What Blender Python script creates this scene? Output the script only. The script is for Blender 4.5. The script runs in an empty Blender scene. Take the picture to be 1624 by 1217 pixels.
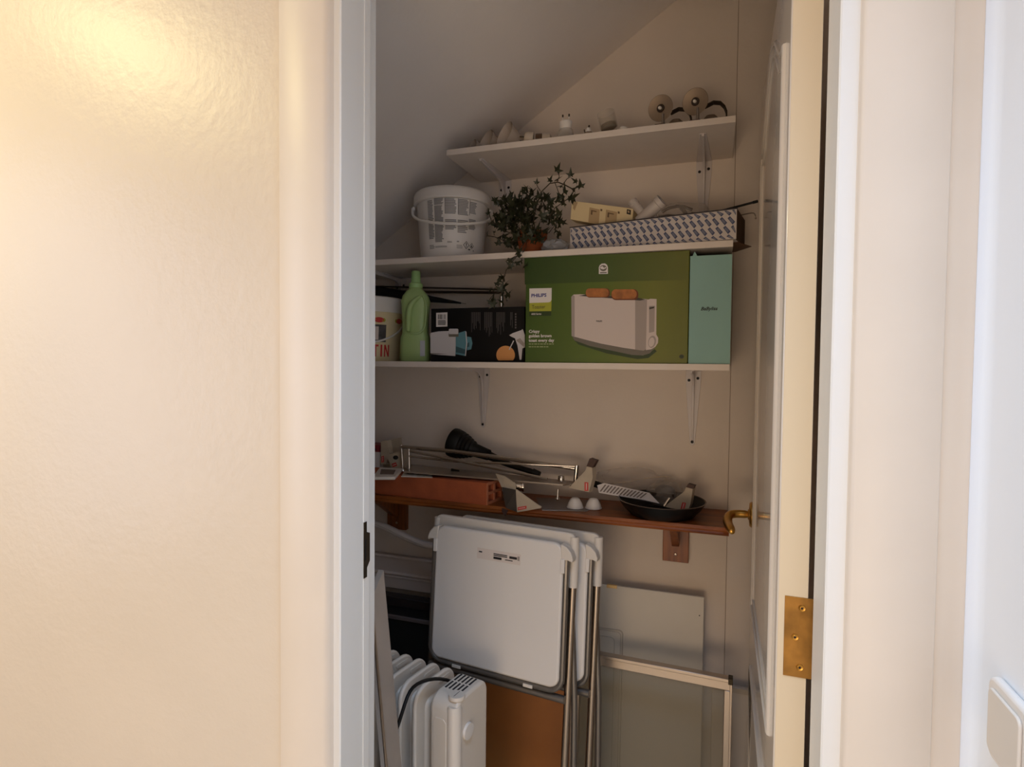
import bpy, bmesh, math, random
from mathutils import Vector, Matrix
random.seed(7)
S = bpy.context.scene
COL = S.collection
R = math.radians
V = Vector

# ------------------------------------------------------------------ camera
EYE = V((0, 0, 1.40))
F = 930.0
CAMR = Matrix.Rotation(R(18.9), 3, 'Z') @ Matrix.Rotation(R(90 - 1.82), 3, 'X') @ Matrix.Rotation(0.010, 3, 'Z')
cam = bpy.data.cameras.new('camera'); cam.sensor_fit = 'HORIZONTAL'; cam.sensor_width = 36
cam.lens = 36 * F / 1624; cam.clip_start = .02
camo = bpy.data.objects.new('camera', cam); COL.objects.link(camo)
camo.matrix_world = Matrix.Translation(EYE) @ CAMR.to_4x4()
S.camera = camo

# ------------------------------------------------------------------ light and exposure
w = bpy.data.worlds.new('world'); S.world = w; w.use_nodes = True
w.node_tree.nodes['Background'].inputs[0].default_value = (.80, .86, 1, 1)
w.node_tree.nodes['Background'].inputs[1].default_value = .3
def area(name, loc, target, sx, sy, power, col):
    l = bpy.data.lights.new(name, 'AREA'); l.shape = 'RECTANGLE'; l.size = sx; l.size_y = sy; l.energy = power; l.color = col
    o = bpy.data.objects.new(name, l); COL.objects.link(o); o.location = loc
    o.rotation_euler = (V(target) - V(loc)).to_track_quat('-Z', 'Y').to_euler()
    return o
area('fill_low_behind', (-.38, -2.33, .55), (-.38, .8, 1.30), 1.2, 1.0, 21.5, (1, .775, .55))  # added warm fill, low behind the viewer, to brighten closet and soffit
area('window_left', (-2.74, -.55, 1.40), (.3, -.15, 1.3), 1.1, 1.7, 24.5, (.52, .69, 1))
area('hall_wall_lamp', (-1.85, .05, 2.45), (-1.7, .25, 0), .35, .35, 11.8, (1, .87, .42))
area('fill_overhead', (.02, .12, 2.62), (-.12, .22, 0), .45, .45, 6.8, (.42, .66, 1)).data.spread = R(85)  # added cool downward fill; its floor bounce lifts soffit and left reveal
S.view_settings.view_transform = 'Standard'; S.view_settings.look = 'None'
S.view_settings.gamma = 1; S.view_settings.exposure = .08; S.view_settings.use_curve_mapping = False

# ------------------------------------------------------------------ pixel rays -> points of the place
def ray(px, py):
    return CAMR @ V(((px - 812) / F, -(py - 608.5) / F, -1))
def at(px, py, Y):
    d = ray(px, py); return EYE + d * (Y / d.y)
def atZ(px, py, Z):
    d = ray(px, py); return EYE + d * ((Z - 1.4) / d.z)
def atX(px, py, X):
    d = ray(px, py); return EYE + d * (X / d.x)

# ------------------------------------------------------------------ materials
def lin(c):
    c = c / 255
    return c / 12.92 if c <= .04045 else ((c + .055) / 1.055) ** 2.4
def rgb(t): return (lin(t[0]), lin(t[1]), lin(t[2]), 1)
MATS = {}
def mat(name, col, rough=.6, metal=0, bump=0, bscale=60, var=0, vscale=8, spec=.5, trans=0, coat=0, stretch=None, col2=None, emit=0, aniso=0):
    if name in MATS: return MATS[name]
    m = bpy.data.materials.new(name); m.use_nodes = True
    nt = m.node_tree; b = nt.nodes['Principled BSDF']
    b.inputs['Base Color'].default_value = rgb(col); b.inputs['Roughness'].default_value = rough
    b.inputs['Metallic'].default_value = metal; b.inputs['Specular IOR Level'].default_value = spec
    b.inputs['Transmission Weight'].default_value = trans; b.inputs['Coat Weight'].default_value = coat
    b.inputs['Coat Roughness'].default_value = .08
    tc = nt.nodes.new('ShaderNodeTexCoord')
    src = tc.outputs['Object']
    if stretch:
        mp = nt.nodes.new('ShaderNodeMapping'); mp.inputs['Scale'].default_value = stretch
        nt.links.new(src, mp.inputs['Vector']); src = mp.outputs['Vector']
    if var or col2:
        n = nt.nodes.new('ShaderNodeTexNoise'); n.inputs['Scale'].default_value = vscale; n.inputs['Detail'].default_value = 5
        nt.links.new(src, n.inputs['Vector'])
        r = nt.nodes.new('ShaderNodeValToRGB'); r.color_ramp.elements[0].position = .32; r.color_ramp.elements[1].position = .68
        c2 = col2 if col2 else tuple(max(0, c * (1 - var)) for c in col)
        r.color_ramp.elements[0].color = rgb(c2); r.color_ramp.elements[1].color = rgb(col)
        nt.links.new(n.outputs['Fac'], r.inputs['Fac']); nt.links.new(r.outputs['Color'], b.inputs['Base Color'])
    if bump:
        n2 = nt.nodes.new('ShaderNodeTexNoise'); n2.inputs['Scale'].default_value = bscale; n2.inputs['Detail'].default_value = 4
        nt.links.new(src, n2.inputs['Vector'])
        bp = nt.nodes.new('ShaderNodeBump'); bp.inputs['Strength'].default_value = bump; bp.inputs['Distance'].default_value = .004
        nt.links.new(n2.outputs['Fac'], bp.inputs['Height']); nt.links.new(bp.outputs['Normal'], b.inputs['Normal'])
    MATS[name] = m; return m
def film(name, col, alpha, rough=.15, bump=.6, bscale=40):
    m = mat(name, col, rough, bump=bump, bscale=bscale)
    nt = m.node_tree; b = nt.nodes['Principled BSDF']; b.inputs['Alpha'].default_value = alpha
    return m
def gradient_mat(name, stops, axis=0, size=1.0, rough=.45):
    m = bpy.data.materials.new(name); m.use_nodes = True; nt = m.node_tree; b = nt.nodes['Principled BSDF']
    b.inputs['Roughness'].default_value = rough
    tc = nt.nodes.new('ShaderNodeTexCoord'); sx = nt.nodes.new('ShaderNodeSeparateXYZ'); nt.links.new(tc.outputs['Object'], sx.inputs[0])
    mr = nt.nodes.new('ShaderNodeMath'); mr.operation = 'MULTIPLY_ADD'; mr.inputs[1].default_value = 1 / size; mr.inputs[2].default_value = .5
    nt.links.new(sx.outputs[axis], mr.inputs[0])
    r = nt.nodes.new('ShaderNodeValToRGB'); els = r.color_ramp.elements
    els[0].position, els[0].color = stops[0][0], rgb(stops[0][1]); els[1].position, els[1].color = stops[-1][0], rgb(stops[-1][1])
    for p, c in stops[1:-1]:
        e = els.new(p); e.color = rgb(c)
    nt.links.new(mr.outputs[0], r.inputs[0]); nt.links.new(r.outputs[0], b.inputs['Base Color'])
    return m

M_HALL = mat('hall_wall_paint', (229, 213, 193), .38, bump=.22, bscale=55, var=.02, vscale=3)
M_JAMB = mat('jamb_paint', (244, 240, 234), .4, bump=.03, bscale=25)
M_SIDE = mat('side_wall_paint', (238, 241, 246), .6, bump=.05, bscale=80)
M_TRIM = mat('trim_gloss_paint', (235, 220, 203), .42, bump=.03, bscale=25, var=.015, vscale=10)
M_CLOSET = mat('closet_plaster', (232, 217, 203), .85, bump=.12, bscale=90, var=.03, vscale=4)
M_SOFFIT = mat('soffit_plaster', (248, 238, 230), .85, bump=.12, bscale=70, var=.03, vscale=3)
M_FLOOR = mat('floor_tile', (206, 192, 172), .45, var=.08, vscale=6)
M_DOOR = mat('door_gloss_paint', (226, 212, 196), .09, bump=.02, bscale=14, var=.01)
M_DOOREDGE = mat('door_edge_paint', (236, 214, 180), .45, bump=.04, bscale=30)
M_BRASS = mat('brass', (205, 158, 80), .28, 1, bump=.05, bscale=40)
M_BRASSDULL = mat('brass_dull', (176, 128, 62), .48, .75, bump=.25, bscale=30, var=.25, vscale=25)
M_DARKMETAL = mat('dark_metal', (62, 54, 42), .45, .8)
M_SHELF = mat('white_melamine', (232, 218, 206), .42, var=.02, vscale=20)
M_BRACKET = mat('white_enamel_steel', (214, 204, 200), .4)
M_SCREW = mat('black_screw', (26, 22, 20), .5, .4)
M_PINE = mat('stained_pine', (164, 92, 36), .42, col2=(112, 56, 18), vscale=5, stretch=(1.5, 14, 14), bump=.08, bscale=30)
M_PINEV = mat('stained_pine_upright', (156, 86, 34), .42, col2=(106, 52, 18), vscale=5, stretch=(14, 14, 1.5))
M_WHITE = mat('white_plastic', (234, 226, 218), .35)
M_WHITEM = mat('matt_white_plastic', (226, 216, 204), .5)
M_CHROME = mat('chrome', (205, 200, 194), .14, 1)
M_STEEL = mat('brushed_steel', (170, 158, 146), .34, 1, bump=.04, bscale=200)
M_GREYTUBE = mat('grey_painted_tube', (128, 122, 116), .35, .7)
M_BLACK = mat('black_plastic', (12, 11, 11), .5, spec=.3)
M_BLACKM = mat('black_matt', (14, 13, 13), .7)
M_INK = mat('grey_ink', (120, 112, 110), .7)
M_INKD = mat('dark_ink', (40, 36, 36), .7)
M_PAPER = mat('white_print', (232, 224, 220), .55)
M_RED = mat('red_print', (204, 58, 52), .5)
M_REDP = mat('red_plastic', (205, 42, 50), .4)
M_CARD = mat('grey_cardboard', (196, 180, 158), .8, var=.06, vscale=30)
M_CARDD = mat('dark_cardboard_print', (70, 42, 32), .6)
M_LEAF = mat('ivy_leaf', (56, 58, 28), .5, col2=(26, 30, 14), vscale=25)
M_VINE = mat('ivy_stem', (62, 50, 34), .7)

# ------------------------------------------------------------------ mesh builder
class MB:
    def __init__(s): s.v = []; s.f = []
    def add(s, vs, fs):
        n = len(s.v); s.v += [V(p) for p in vs]; s.f += [[i + n for i in f] for f in fs]; return s
    def box(s, lo, hi, M=None):
        x0, y0, z0 = lo; x1, y1, z1 = hi
        vs = [V(p) for p in ((x0,y0,z0),(x1,y0,z0),(x1,y1,z0),(x0,y1,z0),(x0,y0,z1),(x1,y0,z1),(x1,y1,z1),(x0,y1,z1))]
        if M: vs = [M @ p for p in vs]
        return s.add(vs, [(0,3,2,1),(4,5,6,7),(0,1,5,4),(1,2,6,5),(2,3,7,6),(3,0,4,7)])
    def prism(s, poly, ext, M=None):
        """closed polygon (3D points) swept by vector ext"""
        n = len(poly); a = [V(p) for p in poly]; b = [p + V(ext) for p in a]
        vs = a + b
        if M: vs = [M @ p for p in vs]
        fs = [list(range(n))[::-1], list(range(n, 2*n))] + [(i, (i+1) % n, (i+1) % n + n, i + n) for i in range(n)]
        return s.add(vs, fs)
    def poly(s, pts): return s.add(pts, [list(range(len(pts)))])
    def tube(s, path, r, n=10, closed=False, cap=True, M=None):
        P = [V(p) for p in path]; k = len(P); vs = []; fs = []
        rr = r if isinstance(r, (list, tuple)) else [r] * k
        up = None
        for i in range(k):
            if closed: t = P[(i+1) % k] - P[i-1]
            else: t = P[min(i+1, k-1)] - P[max(i-1, 0)]
            t.normalize()
            if up is None:
                up = V((0,0,1)) if abs(t.z) < .9 else V((1,0,0))
            a = t.cross(up).normalized(); up = a.cross(t).normalized()
            for j in range(n):
                an = 2 * math.pi * j / n
                vs.append(P[i] + (a * math.cos(an) + up * math.sin(an)) * rr[i])
        m = k if closed else k - 1
        for i in range(m):
            for j in range(n):
                fs.append((i*n+j, i*n+(j+1) % n, ((i+1) % k)*n+(j+1) % n, ((i+1) % k)*n+j))
        if cap and not closed:
            fs.append(list(range(n))[::-1]); fs.append([(k-1)*n+j for j in range(n)])
        if M: vs = [M @ p for p in vs]
        return s.add(vs, fs)
    def lathe(s, prof, c=(0,0,0), n=32, M=None, sx=1, sy=1, cap=True):
        """prof [(r,z)...] about z axis through c"""
        vs = []; fs = []; k = len(prof); c = V(c)
        for (r, z) in prof:
            for j in range(n):
                a = 2*math.pi*j/n; vs.append(V((r*math.cos(a)*sx, r*math.sin(a)*sy, z)))
        for i in range(k-1):
            for j in range(n):
                fs.append((i*n+j, i*n+(j+1) % n, (i+1)*n+(j+1) % n, (i+1)*n+j))
        if cap:
            if prof[0][0] > 1e-5: fs.append(list(range(n))[::-1])
            if prof[-1][0] > 1e-5: fs.append([(k-1)*n+j for j in range(n)])
        vs = [(M @ p if M else p) + c for p in vs]
        return s.add(vs, fs)
    def loft(s, rings, cap=True):
        n = len(rings[0]); k = len(rings); vs = [p for r in rings for p in r]; fs = []
        for i in range(k-1):
            for j in range(n): fs.append((i*n+j, i*n+(j+1) % n, (i+1)*n+(j+1) % n, (i+1)*n+j))
        if cap: fs.append(list(range(n))[::-1]); fs.append([(k-1)*n+j for j in range(n)])
        return s.add(vs, fs)
    def build(s, name, m, parent=None, bevel=0, seg=2, smooth=True, angle=35, world=True, sub=0):
        vs = s.v
        if parent is not None and world:
            inv = ROOT[parent.name].inverted(); vs = [inv @ p for p in vs]
        me = bpy.data.meshes.new(name); me.from_pydata([tuple(p) for p in vs], [], s.f); me.validate(); me.update()
        b = bmesh.new(); b.from_mesh(me); bmesh.ops.remove_doubles(b, verts=b.verts, dist=1e-6)
        bmesh.ops.recalc_face_normals(b, faces=b.faces); b.to_mesh(me); b.free()
        if smooth:
            me.polygons.foreach_set('use_smooth', [True] * len(me.polygons)); me.set_sharp_from_angle(angle=R(angle))
        o = bpy.data.objects.new(name, me); COL.objects.link(o); me.materials.append(m)
        if parent is not None:
            o.parent = parent; ROOT[o.name] = ROOT[parent.name]
        else: ROOT[o.name] = Matrix.Identity(4)
        if bevel:
            md = o.modifiers.new('bevel', 'BEVEL'); md.width = bevel; md.segments = seg; md.limit_method = 'ANGLE'; md.angle_limit = R(40)
        if sub:
            md = o.modifiers.new('sub', 'SUBSURF'); md.levels = sub; md.render_levels = sub
        return o
ROOT = {}
def tag(o, label=None, cat=None, group=None, kind=None):
    if label: o['label'] = label
    if cat: o['category'] = cat
    if group: o['group'] = group
    if kind: o['kind'] = kind
    return o
def thing(name, label, cat, loc=(0,0,0), rot=(0,0,0), group=None):
    o = bpy.data.objects.new(name, None); COL.objects.link(o); o.empty_display_size = .05
    o.location = loc; o.rotation_euler = rot
    from mathutils import Euler
    ROOT[o.name] = Matrix.Translation(V(loc)) @ Euler(rot).to_matrix().to_4x4()
    return tag(o, label, cat, group)
def struct(name, mb, m, label, parent=None, **k):
    o = mb.build(name, m, parent, **k)
    if parent is None: tag(o, label, kind='structure')
    return o
def copy_tree(o, parent=None):
    c = o.copy(); COL.objects.link(c)
    if parent is not None: c.parent = parent
    ROOT[c.name] = ROOT[o.name]
    for ch in list(o.children): copy_tree(ch, c)
    return c
def arc(c, r, a0, a1, n, ax, ay):
    return [V(c) + V(ax) * (r * math.cos(R(a0 + (a1-a0)*i/n))) + V(ay) * (r * math.sin(R(a0 + (a1-a0)*i/n))) for i in range(n+1)]
def rrect(w0, w1, h0, h1, r, n=5):
    """rounded rectangle outline in 2D"""
    pts = []
    for (cx, cy, a) in ((w1-r, h1-r, 0), (w0+r, h1-r, 90), (w0+r, h0+r, 180), (w1-r, h0+r, 270)):
        for i in range(n+1):
            t = R(a + 90*i/n); pts.append((cx + r*math.cos(t), cy + r*math.sin(t)))
    return pts
def text(body, size, m, parent, o, right, up, name='lettering', align='LEFT', bold=0, sx=1.0, shear=0):
    cu = bpy.data.curves.new('t', 'FONT'); cu.body = body; cu.size = size; cu.align_x = align; cu.offset = bold; cu.shear = shear
    cu.resolution_u = 2
    ob = bpy.data.objects.new('t', cu); COL.objects.link(ob)
    bpy.context.view_layer.update()
    me = bpy.data.meshes.new_from_object(ob.evaluated_get(bpy.context.evaluated_depsgraph_get()))
    vs = [V(o) + V(right).normalized() * (v.co.x * sx) + V(up).normalized() * v.co.y for v in me.vertices]
    fs = [list(p.vertices) for p in me.polygons]
    bpy.data.objects.remove(ob); bpy.data.curves.remove(cu); bpy.data.meshes.remove(me)
    mb = MB(); mb.add(vs, fs)
    return mb.build(name, m, parent, smooth=False)
def text_rows(mb, fn, u0, u1, v0, v1, rows, fill=.55, ragged=.3, nseg=1):
    """rows of print: thin bars on a surface given by fn(u,v)"""
    for i in range(rows):
        va = v1 + (v0 - v1) * (i + .2) / rows; vb = va + (v0 - v1) / rows * fill
        ue = u1 - (u1 - u0) * random.uniform(0, ragged)
        for k in range(nseg):
            a = u0 + (ue - u0) * k / nseg; b = u0 + (ue - u0) * (k + 1) / nseg
            mb.poly([fn(a, va), fn(b, va), fn(b, vb), fn(a, vb)])

# ================================================================== structure
YW = .79; YC = .775; YI = .91; YB = 1.755
XL = at(540.5, 583, YW).x          # left reveal
XR = at(1319, 600, YW).x - .001    # right reveal
xcl0 = at(442.5, 583, YC).x; xcl1 = at(521, 583, YC).x
xcr0 = at(1353, 600, YC).x; xcr1 = at(1497, 600, YC).x
XS = .290
struct('floor', MB().box((-2.8, -2.4, -.1), (1.2, 2.2, 0)), M_FLOOR, 'pale tiled floor of hall and closet')
struct('wall_front_left', MB().box((-2.8, YW, 0), (XL - .05, YI, 2.7)), M_HALL, 'cream painted hall wall left of the doorway', smooth=False)
struct('wall_front_right', MB().box((XR + .05, YW, 0), (XS + .35, YI, 2.7)), M_TRIM, 'narrow cream hall wall right of the doorway', smooth=False)
struct('wall_front_top', MB().box((XL - .05, YW, 2.12), (XR + .05, YI, 2.7)), M_HALL, 'hall wall above the doorway', smooth=False)
# side wall with a soft rounded inner corner
mb = MB()
mb.prism([(XS, -2.4, 0), (XS + .3, -2.4, 0), (XS + .3, YW + .02, 0), (XS - .014, YW + .02, 0), (XS - .014, YW - .001, 0), (XS - .008, YW - .003, 0), (XS - .003, YW - .008, 0), (XS, YW - .016, 0)], (0, 0, 2.7))
struct('wall_right', mb, M_SIDE, 'white hall side wall lit by daylight', smooth=True)
struct('wall_hall_left', MB().box((-2.9, -2.4, 0), (-2.8, YI, 2.7)), M_HALL, 'far left wall of the hall')
struct('wall_hall_back', MB().box((-2.8, -2.5, 0), (XS + .3, -2.4, 2.7)), M_HALL, 'hall wall behind the viewer')
struct('ceiling_hall', MB().box((-2.9, -2.5, 2.7), (XS + .4, YI, 2.8)), M_HALL, 'hall ceiling')
# closet
XJ = at(1159, 583, YB).x           # joint on the back wall
struct('wall_back', MB().box((-1.55, YB, 0), (XJ - .0008, YB + .12, 2.9)), M_CLOSET, 'dim plastered back wall of the closet', smooth=False)
struct('wall_back_right', MB().box((XJ + .0008, YB, 0), (.40, YB + .12, 2.9)), M_CLOSET, 'strip of closet wall right of the vertical joint', smooth=False)
struct('wall_back_joint', MB().box((XJ - .004, YB + .004, 0), (XJ + .004, YB + .115, 2.9)), mat('seam_filler', (176, 154, 138), .9), 'dark seam filling of the back wall joint', smooth=False)
struct('wall_closet_right', MB().box((.24, YI, 0), (.36, YB, 2.9)), M_CLOSET, 'closet wall behind the open door', smooth=False)
struct('wall_closet_left', MB().box((-1.55, YI, 0), (-1.45, YB, 2.0)), M_CLOSET, 'closet wall at the low end under the stairs', smooth=False)
def soffz(x): return 2.414 + (x + .157) * .661
struct('ceiling', MB().prism([(-1.5, YI, soffz(-1.5)), (.36, YI, soffz(.36)), (.36, YI, soffz(.36) + .15), (-1.5, YI, soffz(-1.5) + .15)], (0, YB + .1 - YI, 0)), M_SOFFIT, 'sloping underside of the stairs above the shelves', smooth=False)

# frame and casings
def casing(name, x0, x1, rounded_right, label):
    # flat board with an eased inner edge
    if rounded_right: pr = [(x0, YW), (x0, YC + .002), (x0 + .002, YC), (x1 - .012, YC), (x1 - .006, YC + .002), (x1 - .001, YC + .007), (x1, YW)]
    else: pr = [(x1, YW), (x1, YC + .002), (x1 - .002, YC), (x0 + .005, YC), (x0 + .002, YC + .002), (x0, YC + .005), (x0, YW)]
    struct(name, MB().prism([(a, b, 0) for a, b in pr], (0, 0, 2.24)), M_TRIM, label, angle=50)
casing('trim_1', xcl0, xcl1, True, 'cream flat door casing left of the doorway')
casing('trim_2', xcr0, xcr1, False, 'cream flat door casing right of the doorway')
YS = .870
def jamb(name, xa, sgn, label):
    # sgn +1: faces +x (left jamb), stop part then rebate
    back = xa - sgn * .05
    pr = [(back, YW - .001), (xa - sgn*.002, YW - .001), (xa, YW + .001), (xa, YS - .001), (xa - sgn*.001, YS), (xa - sgn*.013, YS), (xa - sgn*.013, YI), (back, YI)]
    return struct(name, MB().prism([(a, b, 0) for a, b in pr], (0, 0, 2.11)), M_JAMB, label, angle=40)
jl = jamb('trim_3', XL, 1, 'pale grey left door jamb with strike plate')
jr = jamb('trim_4', XR, -1, 'right door jamb beside the hinge')
# raised strip on the left reveal, near the closet
MB().box((XL, .853, 0), (XL + .0015, YS, 2.10)).build('stop_strip', M_JAMB, jl, bevel=.0007)
# strike plate: plate with notched tongue
zt = atX(578, 828, XL).z; zb = atX(580, 915, XL).z; ym = atX(575, 870, XL).y
mb = MB().prism([(XL + .0018, ym, zt), (XL + .0018, ym + .009, zt), (XL + .0018, ym + .009, zt - .018), (XL + .0018, YS + .0005, zt - .022),
                 (XL + .0018, YS + .0005, zb + .026), (XL + .0018, ym + .010, zb + .016), (XL + .0018, ym + .010, zb), (XL + .0018, ym, zb)], (.0008, 0, 0))
sp = mb.build('strike_plate', M_DARKMETAL, jl); sp['label'] = 'dark metal strike plate with notched ends'
MB().box((XL + .0026, ym + .003, zb + .03), (XL + .003, ym + .007, zt - .03)).build('latch_slot', M_BLACKM, sp)
struct('trim_5', MB().box((XL - .05, YW - .001, 2.08), (XR + .05, YI, 2.13)), M_TRIM, 'door frame head above the opening')

# door, opened into the closet
DA = R(-.75)     # slightly past square
dpx = at(1241, 600, .905)
DT = .0405; DL = .70
door = bpy.data.objects.new('door_1', None); COL.objects.link(door); door.location = (dpx.x, .905, 0); door.rotation_euler = (0, 0, DA)
ROOT['door_1'] = Matrix.Translation(V((dpx.x, .905, 0))) @ Matrix.Rotation(DA, 4, 'Z')
tag(door, 'open white gloss panel door with brass lever, seen edge-on', kind='structure')
# local: x 0..DT thickness, y 0..DL along the leaf
DH = 2.06
leaf = MB().box((0, .0015, .01), (DT, DL, DH)).build('leaf', M_DOOR, door, bevel=.0025, world=False)
MB().box((.002, 0, .012), (DT - .001, .0016, DH - .002)).build('hinge_edge', M_DOOREDGE, door, world=False)
def panel_path(y0, y1, z0, z1, rise):
    p = [V((0, y0, z0)), V((0, y0, z1))]
    if rise:
        n = 14
        for i in range(1, n):
            t = i / n; p.append(V((0, y0 + (y1-y0)*t, z1 + rise * (.5 - .5*math.cos(2*math.pi*t)))))
    p += [V((0, y1, z1)), V((0, y1, z0))]
    return p
for (z0, z1, rise) in ((.83, 1.885, .12), (.16, .68, 0)):
    for off, rad in ((0, .0055), (.022, .003)):
        pp = panel_path(.075 + off, DL - .105 - off, z0 + off, z1 - off, rise)
        MB().tube(pp, rad, 8, closed=True).build('panel_moulding', M_DOOR, door, world=False)
# brass hinge on the edge
hz1 = atZ(1265, 945, 0); 
def door_z(px, py): return at(px, py, .905).z
hzt, hzb = door_z(1265, 947), door_z(1265, 1074)
h = MB()
h.box((.010, -.0012, hzb), (.052, .0006, hzt))
hinge = h.build('hinge', M_BRASSDULL, door, world=False, bevel=.0004); hinge['label'] = 'brass butt hinge leaf'
MB().tube([(.0535, -.002, (hzb+hzt)/2 + .002), (.0535, -.002, hzt)], .0035, 10).build('hinge_knuckle', M_BRASSDULL, door, world=False)
MB().tube([(.0535, -.002, hzb), (.0535, -.002, (hzb+hzt)/2 - .002)], .0025, 10).build('hinge_pin', M_DARKMETAL, door, world=False)
for (yy, xx) in ((.87, .032), (.50, .024), (.13, .031)):
    zc = hzb + (hzt - hzb) * yy
    MB().lathe([(0, .0012), (.0022, .0012), (.0026, .0006), (.0045, .0011), (.0048, 0)], (xx, -.0012, zc), 14, M=Matrix.Rotation(R(90), 3, 'X')).build('screw', M_BRASS, hinge, world=False)
    MB().lathe([(0, .0016), (.0018, .0014)], (xx, -.0012, zc), 8, M=Matrix.Rotation(R(90), 3, 'X')).build('screw_recess', M_BLACKM, hinge, world=False)
# lever handle on the far stile
hy = DL - .062; hzc = at(1190, 817, 1.54).z
Mx = Matrix.Rotation(R(-90), 3, 'Y')
handle = MB().lathe([(.031, 0), (.031, .006), (.028, .0095), (.013, .011), (.012, .013)], (0, hy, hzc), 28, M=Mx).build('handle_rosette', M_BRASS, door, world=False)
pth = [(-.008, hy, hzc), (-.03, hy, hzc), (-.048, hy - .003, hzc - .001), (-.058, hy - .013, hzc - .004), (-.061, hy - .035, hzc - .011), (-.058, hy - .065, hzc - .017), (-.054, hy - .095, hzc - .014), (-.050, hy - .118, hzc - .018)]
MB().tube(pth, [.0105, .010, .0105, .0115, .0115, .0115, .011, .007], 12).build('lever', M_BRASS, handle, world=False, sub=1)

# light switch on the side wall
swc = atX(1587, 1075, XS); sw_y1 = swc.y; szt = atX(1590, 1072, XS).z; szb = atX(1585, 1200, XS).z
st = thing('light_switch', 'white rocker light switch with rounded plate on the right wall', 'switch', (XS, sw_y1 - .04, (szt+szb)/2))
hs = (szt - szb) / 2
def yz(pts, x): return [(x, a, b) for a, b in pts]
MB().prism(yz(rrect(-hs, hs, -hs, hs, .014), 0), (-.010, 0, 0)).build('plate', M_WHITE, st, bevel=.004, seg=3, world=False)
MB().prism(yz(rrect(-hs + .010, hs - .010, -hs + .010, hs - .010, .008), -.010), (-.0035, 0, 0)).build('rocker', M_WHITEM, st, bevel=.0015, world=False)

# ================================================================== shelves
def stamped_bracket(shelf, x, ztop, depth, drop, flip=1):
    """L bracket: tapered plates under the board and on the wall joined by a curved rib"""
    m = MB()
    m.prism([(x - .021, YB - .0005, ztop), (x + .021, YB - .0005, ztop), (x + .021, YB - .0005, ztop - .03), (x + .007, YB - .0005, ztop - drop + .006), (x, YB - .0005, ztop - drop), (x - .007, YB - .0005, ztop - drop + .006), (x - .021, YB - .0005, ztop - .03)], (0, -.002, 0))
    m.prism([(x - .021, YB, ztop - .0005), (x + .021, YB, ztop - .0005), (x + .008, YB - depth, ztop - .0005), (x - .008, YB - depth, ztop - .0005)], (0, 0, -.002))
    # rib with concave edge
    pr = [(YB - .002, ztop - .002), (YB - depth, ztop - .002), (YB - depth, ztop - .008)]
    n = 10
    for i in range(1, n):
        a = R(90 * i / n)
        pr.append((YB - .010 - (depth - .010) * (1 - math.sin(a)) ** 1.9, ztop - .010 - (drop - .02) * (1 - math.cos(a)) ** 1.9))
    pr += [(YB - .006, ztop - drop + .012), (YB - .002, ztop - drop + .006)]
    m.prism([(x - .003, a, b) for a, b in pr], (.006, 0, 0))
    b = m.build('bracket', M_BRACKET, shelf, bevel=.0006, seg=1)
    for dx, dz in ((-.012, .030), (.012, .024), (0, drop - .012)):
        MB().lathe([(0, .0025), (.003, .002), (.0042, 0)], (x + dx, YB - (.0026 if dz < .1 else .007), ztop - dz), 10, M=Matrix.Rotation(R(90), 3, 'X')).build('screw', M_SCREW, b)
def shelf(label, x0, x1, zmid, yf, brackets, th=.016):
    t = thing('melamine_shelf', label, 'shelf', ((x0+x1)/2, (yf+YB)/2, zmid - th/2))
    MB().box((x0, yf, zmid - th/2), (x1, YB, zmid + th/2)).build('board', M_SHELF, t, bevel=.0008)
    for x, drop, reach in brackets: stamped_bracket(t, x, zmid - th/2, reach, drop)
    return t
YF = 1.50
XE = at(1167, 195, YF).x
ZT, Z2, ZM = 1.988, 1.695, 1.399
shelf('white shelf board at the top under the sloping ceiling', at(708, 245, YF).x, XE, ZT, YF, ((-.035, .20, .21), (-.63, .20, .21)))
shelf('white shelf board carrying bucket, ivy and patterned box', -1.30, XE, Z2, YF, ((-.04, .20, .042), (-1.0, .07, .21)))
shelf('white shelf board carrying the green toaster carton', -1.40, XE - .002, ZM, YF, ((at(1099, 640, YB).x, .218, .21), (at(767, 640, YB).x, .195, .21)))
# brown shelf
ZB = .985; YFB = 1.556; xbe = at(1156, 845, YFB).x
bs = thing('wooden_shelf', 'brown stained wooden shelf with two plank brackets', 'shelf', (-.6, 1.65, ZB - .0105))
MB().prism([(0, YFB + .004, ZB - .0105), (0, YFB, ZB - .005), (0, YFB + .003, ZB - .001), (0, YFB + .0005, ZB + .003), (0, YFB + .004, ZB + .0105), (0, YB, ZB + .0105), (0, YB, ZB - .0105)], (xbe + 1.35, 0, 0), M=Matrix.Translation(V((-1.35, 0, 0)))).build('board', M_PINE, bs, smooth=False)
for px, zl in ((1072, .138), (633, .135)):
    xc = at(px, 870, YB).x
    b = MB().box((xc - .036, YB - .018, ZB - .0105 - zl), (xc + .036, YB - .0005, ZB - .0105)).build('bracket', M_PINEV, bs, bevel=.0015)
    MB().prism([(xc - .010, YB - .018, ZB - .0106), (xc - .010, YB - .15, ZB - .0106), (xc - .010, YB - .15, ZB - .022), (xc - .010, YB - .035, ZB - .098), (xc - .010, YB - .018, ZB - .098)], (.020, 0, 0)).build('brace', M_PINEV, b, bevel=.001)
    MB().lathe([(0, .002), (.003, .0015), (.0042, 0)], (xc, YB - .018, ZB - zl + .012), 10, M=Matrix.Rotation(R(90), 3, 'X')).build('screw', M_STEEL, b)
ZTt, Z2t, ZMt, ZBt = ZT + .008, Z2 + .008, ZM + .008, ZB + .0105

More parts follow.
